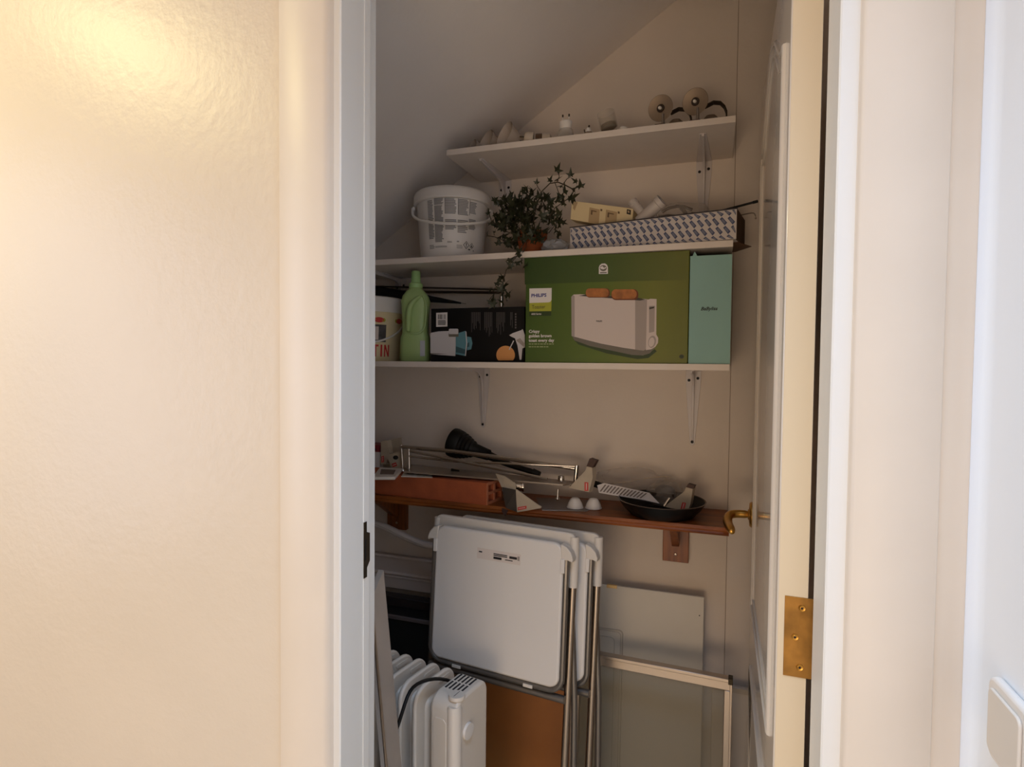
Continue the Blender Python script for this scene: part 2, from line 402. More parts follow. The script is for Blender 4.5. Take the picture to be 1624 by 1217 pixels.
# ================================================================== middle shelf
# green toaster carton
yt = 1.508; x0 = at(833.5, 490, yt).x; x1 = at(1092, 490, yt).x; zt1 = Z2 - .0095
t = thing('toaster_carton', 'large green toaster carton between the two upper white shelves', 'carton', ((x0+x1)/2, yt + .1, ZMt))
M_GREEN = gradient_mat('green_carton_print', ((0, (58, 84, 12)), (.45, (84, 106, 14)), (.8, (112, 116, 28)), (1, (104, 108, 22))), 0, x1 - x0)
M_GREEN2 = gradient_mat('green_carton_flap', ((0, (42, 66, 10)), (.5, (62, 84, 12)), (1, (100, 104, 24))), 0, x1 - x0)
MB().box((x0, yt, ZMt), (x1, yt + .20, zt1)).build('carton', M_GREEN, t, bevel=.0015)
def C6(cx, cy): return (820 + cx / 4.511, 380 + cy / 4.511)
def onT(cx, cy, e=.0006):
    p = C6(cx, cy); return at(p[0], p[1], yt - e)
def printp(pts, m, e, parent, name='printed_shape', fn=onT):
    return MB().poly([fn(a, b, e) for a, b in pts]).build(name, m, parent, smooth=False)
def ell(cx, cy, rx, ry, n=24, rot=0):
    c, s = math.cos(rot), math.sin(rot)
    return [(cx + rx*math.cos(a)*c - ry*math.sin(a)*s, cy + rx*math.cos(a)*s + ry*math.sin(a)*c) for a in [2*math.pi*i/n for i in range(n)]]
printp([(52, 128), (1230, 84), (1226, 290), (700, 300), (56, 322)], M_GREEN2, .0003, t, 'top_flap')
P1 = mat('print_toaster_white', (214, 198, 190), .5); P2 = mat('print_toaster_grey', (168, 154, 146), .5); P3 = mat('print_toaster_shade', (112, 104, 92), .5)
P4 = mat('print_dark', (64, 58, 48), .6); P5 = mat('print_toast', (196, 120, 60), .6, var=.2, vscale=60); P6 = mat('print_lime', (172, 172, 50), .5)
P7 = mat('print_navy', (48, 48, 130), .5); P8 = mat('print_deep_green', (40, 60, 16), .5); P9 = mat('print_crust', (112, 56, 22), .6)
printp([(400, 712), (600, 770), (900, 832), (985, 785), (1000, 800), (940, 848), (860, 856), (640, 815), (440, 752)], P8, .0004, t)
printp([(392, 690), (410, 722), (520, 762), (820, 826), (900, 830), (950, 815), (990, 770), (905, 780), (600, 735)], P3, .0006, t)
printp([(388, 410), (405, 394), (450, 392), (700, 405), (935, 428), (930, 700), (925, 782), (905, 796), (760, 775), (600, 745), (470, 712), (390, 690)], P1, .0008, t)
printp([(388, 410), (400, 398), (412, 404), (412, 698), (390, 690)], P2, .0010, t)
printp([(845, 422), (935, 430), (930, 700), (925, 784), (905, 796), (845, 788)], P2, .0010, t)
printp([(930, 432), (955, 424), (998, 426), (996, 680), (1010, 705), (1008, 740), (990, 768), (960, 786), (922, 792)], P1, .0012, t)
printp([(440, 403), (500, 392), (870, 418), (918, 430), (880, 437), (660, 420)], P4, .0012, t)
printp(rrect(492, 665, 350, 416, 28), P9, .0014, t); printp(rrect(674, 868, 356, 434, 34), P9, .0014, t)
printp(rrect(492, 655, 350, 411, 26), P5, .0016, t); printp(rrect(676, 856, 356, 425, 32), P5, .0016, t)
printp([(944, 476), (986, 474), (982, 660), (944, 668)], P2, .0014, t); printp([(946, 486), (982, 480), (980, 492), (946, 500)], P4, .0016, t)
printp(ell(966, 732, 28, 44, rot=.2), P2, .0014, t); printp(ell(962, 735, 20, 34, rot=.2), P1, .0016, t)
ri = V((1, 0, 0)); upv = V((0, 0, 1)); k = .00158
text('PHILIPS', .0056, P4, t, onT(566, 590, .0012), (1, 0, -.02), upv, bold=.0002, sx=.86)
printp([(88, 351), (248, 347), (247, 430), (238, 446), (222, 450), (88, 455)], M_PAPER, .0010, t)
printp([(88, 450), (247, 430), (245, 512), (88, 515)], P6, .0008, t); printp([(88, 515), (245, 512), (245, 545), (88, 549)], P8, .0008, t)
text('PHILIPS', .0125, P7, t, onT(101, 413, .0014), (1, 0, .01), upv, bold=.0004, sx=1.06)
text('Toaster', .0138, P4, t, onT(105, 496, .0014), (1, 0, .01), upv, bold=0, sx=.86)
text('4000 Series', .0066, M_PAPER, t, onT(102, 540, .0014), (1, 0, .01), upv, bold=.0001, sx=.9)
for s_, yy in (('Crispy', 668), ('golden brown', 700), ('toast every day', 732)):
    text(s_, .0113, M_PAPER, t, onT(84, yy, .0010), (1, 0, 0), upv, bold=.0003, sx=1.0)
mb = MB()
for yy, xe in ((748, 266), (768, 226)):
    xx = 84
    while xx < xe:
        l = random.uniform(10, 28); mb.poly([onT(xx, yy - 4), onT(min(xx + l, xe), yy - 4), onT(min(xx + l, xe), yy + 4), onT(xx, yy + 4)]); xx += l + 5
mb.build('small_print', mat('print_pale_green', (150, 160, 110), .6), t, smooth=False)
printp([(585, 247), (585, 200), (592, 183), (606, 173), (628, 171), (643, 181), (650, 198), (650, 246)], M_PAPER, .0010, t, 'round_stamp')
printp(ell(617, 205, 25, 22), P3, .0012, t); printp([(594, 200), (610, 190), (622, 203), (638, 196), (636, 206), (616, 214), (600, 210)], M_PAPER, .0014, t)
printp([(594, 234), (641, 233), (641, 241), (594, 242)], P3, .0012, t)
printp(ell(1177, 838, 17, 15), P4, .0008, t); printp(ell(1177, 838, 11, 9), P8, .0010, t)

# pale teal carton
ytl = 1.506; xa = at(1092.8, 490, ytl).x + .0005; xb = at(1159.5, 490, ytl).x
t = thing('teal_carton', 'narrow pale teal carton with open top beside the toaster carton', 'carton', ((xa+xb)/2, ytl + .1, ZMt))
M_TEAL = mat('teal_card', (146, 186, 178), .6, var=.03)
ztc = at(1125, 405, ytl).z
mb = MB(); th = .0015
mb.box((xa, ytl, ZMt), (xb, ytl + th, ztc)); mb.box((xa, ytl + .2, ZMt), (xb, ytl + .2 + th, ztc)); mb.box((xa, ytl + th, ZMt), (xa + th, ytl + .2, ztc)); mb.box((xb - th, ytl + th, ZMt), (xb, ytl + .2, ztc)); mb.box((xa, ytl + th, ZMt), (xb, ytl + .2, ZMt + th))
mb.build('carton', M_TEAL, t, smooth=False)
MB().prism([(xa + .004, ytl + .002, ztc - .002), (xa + .010, ytl + .002, ztc + .011), (xa + .016, ytl + .002, ztc + .001)], (0, .02, 0)).build('side_flap', M_TEAL, t, smooth=False)
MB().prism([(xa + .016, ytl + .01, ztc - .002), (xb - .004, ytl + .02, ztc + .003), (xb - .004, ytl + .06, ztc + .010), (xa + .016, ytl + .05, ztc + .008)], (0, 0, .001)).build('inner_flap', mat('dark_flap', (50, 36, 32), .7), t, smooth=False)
text('BaByliss', .0118, M_INKD, t, at(1111, 492.5, ytl - .0008), (1, 0, 0), upv, bold=.0002, sx=1.02, shear=.3)

# black device carton with printed shaver-like appliance
yk = 1.535; x0 = at(683.5, 530, yk).x; x1 = at(832, 530, yk).x - .001; zk = at(760, 488, yk).z
t = thing('black_appliance_carton', 'black carton with a printed white cordless appliance beside the green bottle', 'carton', ((x0+x1)/2, yk + .08, ZMt))
MB().box((x0, yk, ZMt), (x1, yk + .17, zk)).build('carton', mat('black_card', (12, 10, 11), .6, spec=.25), t, bevel=.001)
def onK(cx, cy, e=.0006): return at(580 + cx / 6.085, 400 + cy / 6.085, yk - e)
PW = mat('print_device_white', (212, 206, 206), .5); PB = mat('print_device_blue', (96, 142, 152), .5); PBD = mat('print_device_blue_dark', (58, 88, 96), .5)
printp([(680, 586), (788, 582), (788, 718), (680, 722)], M_PAPER, .0006, t, 'barcode_label', onK)
mb = MB()
for i in range(11):
    xx = 697 + i * 7; wv = random.choice((2, 3, 4.5)); mb.poly([onK(xx, 602, .0009), onK(xx + wv, 602, .0009), onK(xx + wv, 648, .0009), onK(xx, 648, .0009)])
text_rows(mb, lambda u, v: onK(u, v, .0009), 697, 775, 704, 656, 4, .6, .2)
mb.build('barcode', M_INKD, t, smooth=False)
printp([(624, 780), (700, 766), (868, 758), (870, 880), (865, 1004), (700, 992), (624, 984)], PW, .0006, t, 'printed_shape', onK)
printp([(624, 976), (700, 978), (790, 984), (700, 986), (624, 984)], P3, .0009, t, 'printed_shape', onK)
printp([(868, 790), (962, 760), (974, 880), (966, 1004), (866, 985)], PB, .0006, t, 'printed_shape', onK)
printp([(872, 910), (960, 940), (960, 985), (870, 968)], PBD, .0009, t, 'printed_shape', onK)
printp([(962, 762), (972, 770), (980, 880), (966, 1000), (958, 1002), (970, 880)], PW, .0009, t, 'printed_shape', onK)
printp([(978, 815), (1018, 822), (1030, 880), (1018, 938), (978, 948)], PB, .0006, t, 'printed_shape', onK); printp([(978, 880), (1000, 870), (1000, 912), (978, 920)], PBD, .0009, t, 'printed_shape', onK)
printp(rrect(800, 896, 776, 818, 8), P3, .0009, t, 'printed_shape', onK); printp(rrect(802, 894, 740, 792, 10), PW, .0011, t, 'printed_shape', onK)
mb = MB()
for a, b_, n_, bot in ((1020, 1112, 10, 800), (1145, 1225, 9, 850), (1262, 1348, 9, 800), (1396, 1420, 3, 770)):
    for i in range(n_):
        xx = a + (b_ - a) * i / n_; e_ = 585 + (bot - 585) * random.uniform(.35, 1)
        mb.poly([onK(xx, 580), onK(xx + 3.5, 580), onK(xx + 3.5, e_), onK(xx, e_)])
mb.build('small_print', mat('print_grey_on_black', (92, 86, 84), .6), t, smooth=False)
mb = MB()
for i in range(6): mb.poly([onK(1440, 590 + i*26, .0008), onK(1454, 590 + i*26, .0008), onK(1454, 608 + i*26, .0008), onK(1440, 608 + i*26, .0008)])
mb.build('vertical_print', mat('print_grey_on_black', (92, 86, 84)), t, smooth=False)
PO = mat('print_orange_disc', (224, 156, 92), .5)
printp([(x, min(y, 1046)) for x, y in ell(1350, 994, 90, 90, 28)], PO, .0006, t, 'printed_shape', onK)
printp([(1380, 940), (1388, 946), (1432, 858), (1424, 852)], PW, .0008, t, 'printed_shape', onK)
printp([(1385, 802), (1420, 782), (1505, 752), (1512, 742), (1520, 756), (1535, 800), (1536, 920), (1512, 930), (1502, 1040), (1486, 1040), (1464, 900), (1440, 832), (1402, 815)], PW, .0008, t, 'printed_shape', onK)
printp([(1450, 850), (1490, 830), (1530, 880), (1528, 916), (1506, 900)], P2, .0010, t, 'printed_shape', onK)

# green detergent bottle
yg = 1.575; c = at(659, 560, yg); g0 = V((c.x, yg, ZMt))
t = thing('green_bottle', 'light green plastic detergent bottle with moulded handle', 'bottle', g0, (0, 0, R(18)))
M_GB = mat('green_bottle_plastic', (166, 192, 124), .38); M_GC = mat('green_cap_plastic', (164, 202, 132), .42)
zc_ = at(659, 430, yg).z - ZMt; H = zc_
prof = [(0, .040, .030), (.004, .046, .034), (.05, .045, .034), (.072, .043, .033), (.082, .0385, .031), (.12, .038, .030), (.155, .041, .031), (.178, .043, .031), (.194, .038, .028), (.208, .028, .023), (.216, .019, .018), (.221, .0175, .0175)]
sc = H / .270
rings = []
for z, a, b in prof:
    ring = []
    for j in range(32):
        an = 2*math.pi*j/32; ca, sa = math.cos(an), math.sin(an); e = .62
        flute = 1 - (.035 * (.5 + .5*math.cos(an*10)) if z < .075 else 0)
        ring.append(V((a * math.copysign(abs(ca)**e, ca) * flute, b * math.copysign(abs(sa)**e, sa) * flute, z)) * sc)
    rings.append(ring)
body = MB().loft(rings).build('body', M_GB, t, world=False, angle=60)
# handle grip: raised loop on the front-left shoulder
hp = [V((.022, -.024, .195)), V((.004, -.032, .182)), V((-.010, -.036, .165)), V((-.0145, -.037, .14)), V((-.015, -.037, .11)), V((-.015, -.037, .084))]
MB().tube([p * sc for p in hp], [.005, .0075, .009, .009, .009, .008], 10).build('handle', M_GB, t, world=False, sub=1)
hp = [V((.022, -.026, .195)), V((.034, -.026, .18)), V((.036, -.027, .15)), V((.034, -.0275, .10)), V((.022, -.032, .083)), V((0, -.034, .081)), V((-.012, -.034, .083))]
MB().tube([p * sc for p in hp], .0035, 8).build('grip_edge', M_GB, t, world=False, sub=1)
MB().lathe([(.0175, .219), (.0205, .221), (.0205, .232), (.0155, .235), (.0142, .238), (.0135, .264), (.012, .270), (0, .270)], (0, 0, 0), 24).build('cap', M_GC, t, world=False)
MB().prism([(.020, -.0355, .016), (.034, -.034, .016), (.034, -.034, .062), (.020, -.0355, .062)], (0, -.0008, 0)).build('label', mat('bottle_label', (186, 188, 190), .5), t, world=False)

# cream paint tub with red lettering
ys_ = 1.612; cx_ = at(574, 520, ys_).x; ztub = at(610, 468, ys_ - .09).z - ZMt
t = thing('paint_tub', 'cream filler tub with red lettering and white lid at the left door jamb', 'tub', (cx_, ys_, ZMt))
rr_ = abs(at(634.5, 530, ys_).x - cx_)
M_TUB = mat('cream_tub_print', (236, 216, 172), .45, var=.05, vscale=14)
MB().lathe([(rr_*.90, 0), (rr_*.92, .004), (rr_*.985, ztub*.76), (rr_*.99, ztub*.78)], n=40).build('tub', M_TUB, t, world=False)
MB().lathe([(rr_*.99, ztub*.76), (rr_*1.0, ztub*.765), (rr_*1.0, ztub*.985), (rr_*.96, ztub), (0, ztub)], n=40).build('lid', M_WHITE, t, world=False)
def onTub(u, v, e=.0008):
    r = rr_ * (.92 + .065 * v / (ztub*.76)) + e; a = R(-90 + 33) + u / rr_
    return ROOT[t.name] @ V((r*math.cos(a), r*math.sin(a), v))
def tubpatch(u0, u1, v0, v1, m, e, n=8, name='printed_shape'):
    mb = MB()
    for i in range(n):
        a = u0 + (u1-u0)*i/n; b = u0 + (u1-u0)*(i+1)/n; mb.poly([onTub(a, v0, e), onTub(b, v0, e), onTub(b, v1, e), onTub(a, v1, e)])
    return mb.build(name, m, t, smooth=False)
tubpatch(-.03, .078, .058, .110, mat('print_tub_photo', (96, 92, 92), .5, var=.5, vscale=40), .0007)
tubpatch(.040, .052, .064, .104, P1, .0010)
for u_ in (.053, .135):
    mb = MB(); mb.poly([onTub(u_ + .017*math.cos(q), .124 + .008*math.sin(q), .0010) for q in [2*math.pi*i/16 for i in range(16)]]); mb.build('printed_emblem', M_RED, t, smooth=False)
    for dx in (-.016, .016):
        mb = MB(); mb.poly([onTub(u_ + dx + .006*math.cos(q), .124 + .006*math.sin(q), .0008) for q in [2*math.pi*i/10 for i in range(10)]]); mb.build('printed_emblem', P6, t, smooth=False)
# red lettering wrapped round the tub
letters = {'A': [[(0,0),(.25,0),(.5,.9),(.5,1),(.38,1)], [(.62,1),(.5,1),(.5,.9),(.75,0),(1,0)], [(.25,.3),(.75,.3),(.75,.42),(.25,.42)]],
           'T': [[(.38,0),(.62,0),(.62,1),(.38,1)], [(0,.84),(1,.84),(1,1),(0,1)]], 'I': [[(.25,0),(.75,0),(.75,1),(.25,1)]],
           'N': [[(0,0),(.24,0),(.24,1),(0,1)], [(.76,0),(1,0),(1,1),(.76,1)], [(0,1),(.26,1),(1,0),(.74,0)]],
           'S': [[(0,.84),(1,.84),(1,1),(0,1)], [(0,.42),(1,.42),(1,.58),(0,.58)], [(0,0),(1,0),(1,.16),(0,.16)], [(0,.5),(.22,.5),(.22,1),(0,1)], [(.78,0),(1,0),(1,.5),(.78,.5)]]}
u = -.012
for ch in 'SATIN':
    wch = .019 if ch != 'I' else .012
    mb = MB()
    for pl in letters[ch]: mb.poly([onTub(u + p[0]*wch, .014 + p[1]*.036, .0011) for p in pl])
    mb.build('lettering', M_RED, t, smooth=False); u += wch + .004
hpts = [onTub(-.17 + .34*i/20, .054 + .066*(i/10 - 1)**2, .004) for i in range(21)]
MB().tube(hpts, .0032, 8).build('handle', M_WHITE, t)

# rods, folded umbrella, chrome tube behind
yr = 1.728
M_ROD = mat('dark_bronze_rod', (84, 70, 60), .35, .6)
for (pa, pb, r_, lab) in (((560, 453.5), (793, 459.5), .0028, 'thin dark rod, upper of two lying behind the green bottle'), ((560, 462), (793, 464.5), .0042, 'thicker dark rod, lower of two lying behind the green bottle')):
    a, b = at(pa[0], pa[1], yr), at(pb[0], pb[1], yr); d = (b - a).normalized()
    t = thing('curtain_rod', lab, 'rod', a, group='rods behind the bottle')
    MB().tube([a, b], r_, 10).build('pole', M_ROD, t)
    MB().lathe([(0, 0), (r_*1.6, .002), (r_*1.6, .010), (0, .014)], b, 10, M=d.to_track_quat('Z', 'X').to_matrix()).build('end_cap', M_ROD, t)
a = at(590, 462, 1.70); b = at(736, 481.5, 1.70)
t = thing('folded_umbrella', 'black folded umbrella tip tapering to a point behind the green bottle', 'umbrella', a)
dd = b - a
MB().tube([a + dd*q for q in (0, .2, .5, .75, .97)], [.018, .017, .014, .008, .0025], 8).build('canopy', M_BLACKM, t)
MB().tube([a + dd*.95, b + dd*.02], .0015, 6).build('tip', M_STEEL, t)
yc_ = 1.60; c0 = at(795, 487, yc_); ctop = at(797.5, 455, yc_)
t = thing('chrome_tube', 'slim chrome spray tube standing on the black carton', 'tube', (c0.x, yc_, zk + .0005))
hh = ctop.z - zk
MB().lathe([(.010, 0), (.010, .004), (.006, .007), (.0058, hh*.55), (.0062, hh*.57), (.0058, hh*.6), (.0055, hh - .002), (.004, hh), (0, hh)], n=16).build('tube', M_CHROME, t, world=False)
MB().lathe([(.0068, hh*.70), (.0068, hh*.76)], n=16).build('collar', M_DARKMETAL, t, world=False)

# ================================================================== second shelf
# white bucket
yb_ = 1.622; cx_ = at(717.5, 340, yb_).x
zb_ = .206; t = thing('white_bucket', 'white plastic bucket with printed label and swing handle', 'bucket', (cx_, yb_, Z2t))
rt, rbm = .112, .090
MB().lathe([(rbm, 0), (rbm + .002, .003), (rt - .006, zb_*.83), (rt - .006, zb_ - .004)], n=48).build('body', M_WHITE, t, world=False)
MB().lathe([(rt - .005, zb_*.81), (rt + .002, zb_*.815), (rt + .004, zb_*.83), (rt + .003, zb_*.93), (rt - .001, zb_*.965), (rt - .006, zb_*.985), (rt*.86, zb_*1.0), (rt*.8, zb_*.985), (0, zb_*.985)], n=48).build('lid', M_WHITE, t, world=False)
def onB(u, v, e=.0008):
    r = rbm + .002 + (rt - .008 - rbm) * v / (zb_*.83) + e; a = R(-90) + R(24) + u / rt
    return ROOT[t.name] @ V((r*math.cos(a), r*math.sin(a), v))
# columns of small print: u in metres along the curve, centred on the viewer
sca = .168 / 168
def colB(x): return (x - 680) / 5.075 * .00187
def rowB(y): return (735 - y) / 5.075 * .00187
mb = MB()
for (xa_, xb_, ya_, yb2, n_, fl) in ((460, 520, 290, 585, 26, .62), (527, 610, 280, 330, 6, .7), (527, 610, 335, 612, 28, .72), (622, 718, 275, 400, 11, .66), (622, 718, 440, 520, 7, .62),
                             (730, 824, 285, 405, 11, .66), (730, 824, 440, 540, 8, .62), (832, 905, 295, 385, 8, .6), (832, 908, 425, 505, 8, .7), (640, 695, 605, 620, 2, .4), (525, 665, 640, 655, 2, .4), (460, 520, 628, 662, 3, .4), (725, 780, 630, 660, 3, .4), (725, 748, 600, 612, 2, .6)):
    text_rows(mb, onB, colB(xa_), colB(xb_), rowB(yb2), rowB(ya_), n_, fl, .25, 3)
mb.build('small_print', mat('bucket_ink', (146, 140, 138), .6), t, smooth=False)
mb = MB()
for xv in (621, 730, 832): mb.poly([onB(colB(xv), rowB(400), .001), onB(colB(xv + 3), rowB(400), .001), onB(colB(xv + 3), rowB(265), .001), onB(colB(xv), rowB(265), .001)])
for (cxv, cyv, sz) in ((815, 628, 30), (873, 630, 24)):
    o_ = [(0, -1), (1, 0), (0, 1), (-1, 0)]
    for k_ in range(4):
        a = o_[k_]; b = o_[(k_+1) % 4]
        mb.poly([onB(colB(cxv + a[0]*sz), rowB(cyv + a[1]*sz), .0012), onB(colB(cxv + b[0]*sz), rowB(cyv + b[1]*sz), .0012), onB(colB(cxv + b[0]*sz*.82), rowB(cyv + b[1]*sz*.82), .0012), onB(colB(cxv + a[0]*sz*.82), rowB(cyv + a[1]*sz*.82), .0012)])
for q in ((812, 612, 819, 632), (812, 636, 819, 642), (868, 620, 876, 640), (862, 634, 884, 640), (836, 656, 858, 664), (890, 660, 898, 670)):
    mb.poly([onB(colB(q[0]), rowB(q[1]), .0012), onB(colB(q[2]), rowB(q[1]), .0012), onB(colB(q[2]), rowB(q[3]), .0012), onB(colB(q[0]), rowB(q[3]), .0012)])
mb.build('hazard_symbols', M_INKD, t, smooth=False)
# swing handle hanging across the front
hpts = []
va = R(-90) + R(24)
for i in range(25):
    q = -1 + 2*i/24; a = va + q * R(88)
    z = zb_*.77 - .068 * (1 - q*q) ** .8; r = rt + .006 + .004 * (1 - q*q)
    hpts.append(V((r*math.cos(a), r*math.sin(a), z)))
MB().tube(hpts, .0042, 8).build('handle', M_WHITE, t, world=False)
for q in (-1, 1):
    a = va + q * R(88); MB().lathe([(.008, 0), (.008, .006), (0, .008)], (rt*math.cos(a)*.99, rt*math.sin(a)*.99, zb_*.77), 12, M=V((math.cos(a), math.sin(a), 0)).to_track_quat('Z', 'Y').to_matrix()).build('handle_lug', M_WHITE, t, world=False)
MB().lathe([(rbm + .0005, .001), (rbm - .002, -.0)], n=48, cap=False).build('base_rim', mat('blue_rim', (70, 70, 120), .5), t, world=False)

# ivy in a terracotta pot
yi = 1.605; pc = at(843, 380, yi)
iv = thing('potted_ivy', 'dark trailing ivy in a small terracotta pot, hanging over the shelf edge', 'plant', (pc.x, yi, Z2t))
M_TERRA = mat('terracotta_pot', (178, 92, 46), .8, var=.2, vscale=20)
MB().lathe([(.030, 0), (.032, .002), (.040, .055), (.044, .056), (.045, .073), (.041, .074), (.039, .062), (0, .061)], n=28).build('pot', M_TERRA, iv, world=False)
MB().lathe([(.039, .063), (.025, .068), (0, .070)], n=14).build('soil', mat('soil', (40, 28, 20), .95), iv, world=False)
def leafmesh(name, seed):
    random.seed(seed)
    pts = []
    lob = [(0, 0, .25), (25, .62, 0), (48, .38, 0), (68, .92, 0), (105, .42, 0)]
    outline = [(-90, .12), (-40, .55), (-12, .36), (20, .85), (48, .40), (90, 1.15), (132, .40), (160, .85), (192, .36), (220, .55)]
    vs = [V((0, .1, 0))]
    for a, r in outline:
        r2 = r * random.uniform(.88, 1.1); vs.append(V((r2*math.cos(R(a)), r2*math.sin(R(a)) + .1, -.22*abs(math.cos(R(a)))*r2 - .12*r2*r2 + random.uniform(-.05, .05))))
    n = len(outline); fs = [(0, i + 1, (i + 1) % n + 1) for i in range(n)]
    me = bpy.data.meshes.new(name); me.from_pydata([tuple(p) for p in vs], [], fs); me.update(); me.materials.append(M_LEAF)
    return me
LEAVES = [leafmesh('leaf', s_) for s_ in (1, 2, 3)]
random.seed(11)
def leaf(p, size, look=None):
    o = bpy.data.objects.new('leaf', random.choice(LEAVES)); COL.objects.link(o); o.parent = iv
    o.location = V(p) - iv.location; s_ = size * 1.85 * random.uniform(.8, 1.15); o.scale = (s_, s_, s_)
    o.rotation_euler = (random.uniform(R(30), R(130)), random.uniform(R(-60), R(60)), random.uniform(-math.pi, math.pi) * .6)
    return o
def vine(pts, r=.0016):
    MB().tube(pts, r, 6).build('stem', M_VINE, iv)
def pxpath(lst): return [at(a, b, y_) for a, b, y_ in lst]
# big arching stem on the right
v1 = pxpath([(842, 372, 1.60), (850, 330, 1.58), (858, 305, 1.57), (872, 291, 1.56), (885, 289, 1.555), (897, 294, 1.55), (910, 301, 1.545)])
vine(v1)
for q in [(883, 272), (905, 279), (915, 288), (921, 297), (912, 300), (872, 288), (851, 291), (887, 296), (895, 306), (880, 286)]:
    leaf(at(q[0], q[1], 1.55), .0105 if q[0] != 851 else .007)
for q in [((883, 289, 1.555), (887, 280, 1.55), (885, 274, 1.55)), ((893, 292, 1.55), (899, 284, 1.55), (905, 280, 1.55)), ((857, 303, 1.57), (853, 297, 1.57), (851, 292, 1.57)), ((842, 321, 1.58), (838, 314, 1.57), (835, 308, 1.57)),
          ((880, 290, 1.55), (884, 300, 1.55), (888, 312, 1.56)), ((866, 352, 1.58), (880, 330, 1.57), (897, 318, 1.56), (908, 310, 1.56)), ((870, 370, 1.58), (884, 352, 1.57), (886, 345, 1.57))]:
    vine(pxpath(q), .0011)
def cluster(cx, cy, rx, ry, n, y0, y1, size):
    for _ in range(n):
        a = random.uniform(0, 2*math.pi); r = math.sqrt(random.random())
        px, py = cx + rx*r*math.cos(a), cy + ry*r*math.sin(a); py = min(py, 392)
        p = at(px, py, random.uniform(y0, y1)); p.z = max(p.z, Z2t + .012); leaf(p, size)
cluster(812, 322, 24, 14, 26, 1.55, 1.66, .0115)
cluster(808, 348, 26, 22, 34, 1.54, 1.66, .0115)
cluster(845, 335, 28, 20, 24, 1.56, 1.66, .0115)
cluster(838, 345, 34, 14, 14, 1.55, 1.65, .0115)
cluster(808, 378, 24, 14, 22, 1.53, 1.62, .0115)
cluster(878, 358, 16, 22, 18, 1.55, 1.63, .0110)
cluster(898, 318, 16, 8, 9, 1.55, 1.58, .0110)
cluster(868, 322, 12, 10, 7, 1.55, 1.60, .0105)
cluster(838, 305, 14, 5, 7, 1.55, 1.60, .0105)
for q in [(775, 340), (778, 356), (784, 370), (790, 388), (772, 374)]: leaf(at(q[0], q[1], 1.545), .009)
for q in [((835, 380, 1.57), (800, 366, 1.56), (780, 352, 1.55), (776, 340, 1.55)), ((830, 380, 1.56), (805, 384, 1.55), (785, 376, 1.55), (772, 374, 1.545)), ((838, 378, 1.59), (812, 350, 1.58), (800, 320, 1.58)), ((838, 378, 1.59), (830, 340, 1.58), (836, 308, 1.58))]:
    vine(pxpath(q), .0012)
# strand hanging over the front edge
vine(pxpath([(836, 380, 1.56), (826, 392, 1.50), (824, 402, 1.489), (812, 415, 1.488), (803, 428, 1.488), (798, 445, 1.488), (795, 470, 1.488)]), .0013)
for q in [(824, 400), (829, 398), (822, 408), (826, 416), (818, 418), (812, 424), (830, 424), (806, 414)]: leaf(at(q[0], q[1], 1.486), .0105)
for q in [(795, 440), (790, 445), (800, 442), (788, 452), (799, 453), (782, 460), (776, 463), (794, 462), (806, 466), (803, 474), (780, 478), (775, 480), (785, 484), (798, 480), (809, 470)]: leaf(at(q[0], q[1], 1.486), .0105)
vine(pxpath([(795, 462, 1.488), (784, 466, 1.487), (777, 474, 1.487), (774, 482, 1.487)]), .001)
cluster(842, 374, 22, 14, 30, 1.525, 1.555, .0105)
cluster(800, 335, 24, 24, 22, 1.55, 1.62, .0112)
cluster(845, 322, 26, 12, 14, 1.56, 1.62, .0112)
cluster(830, 352, 20, 14, 12, 1.54, 1.56, .011)
random.seed(5)

# patterned shallow box
ZPB = .072
pl = at(904, 380, 1.575); pr_ = at(1168, 360, 1.497)
pl = V((pl.x, 1.575, Z2t)); pr_ = V((pr_.x, 1.497, Z2t))
ex = (pr_ - pl).normalized(); ey = V((-ex.y, ex.x, 0)); Lb = (pr_ - pl).length; Db = .135
pb = thing('patterned_box', 'long shallow open box printed with slanted blue blocks', 'box', pl, (0, 0, math.atan2(ex.y, ex.x)))
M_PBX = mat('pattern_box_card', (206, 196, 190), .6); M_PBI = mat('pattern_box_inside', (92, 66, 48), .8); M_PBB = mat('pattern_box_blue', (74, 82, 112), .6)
mb = MB(); th = .002
mb.box((0, 0, 0), (Lb, th, ZPB)); mb.box((0, Db - th, 0), (Lb, Db, ZPB)); mb.box((0, th, 0), (th, Db - th, ZPB)); mb.box((th, th, 0), (Lb - th, Db - th, th))
mb.build('tray', M_PBX, pb, world=False, smooth=False)
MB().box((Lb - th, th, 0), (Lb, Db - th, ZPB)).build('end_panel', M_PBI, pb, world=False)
MB().box((-.001, -.0012, ZPB - .002), (Lb + .0015, .0005, ZPB + .0008)).build('rim_edge', mat('dark_rim', (46, 40, 46), .6), pb, world=False)
mb = MB(); ts = MB()
rows, cols = 4, 24; cw = Lb / cols; chh = ZPB / 3.35
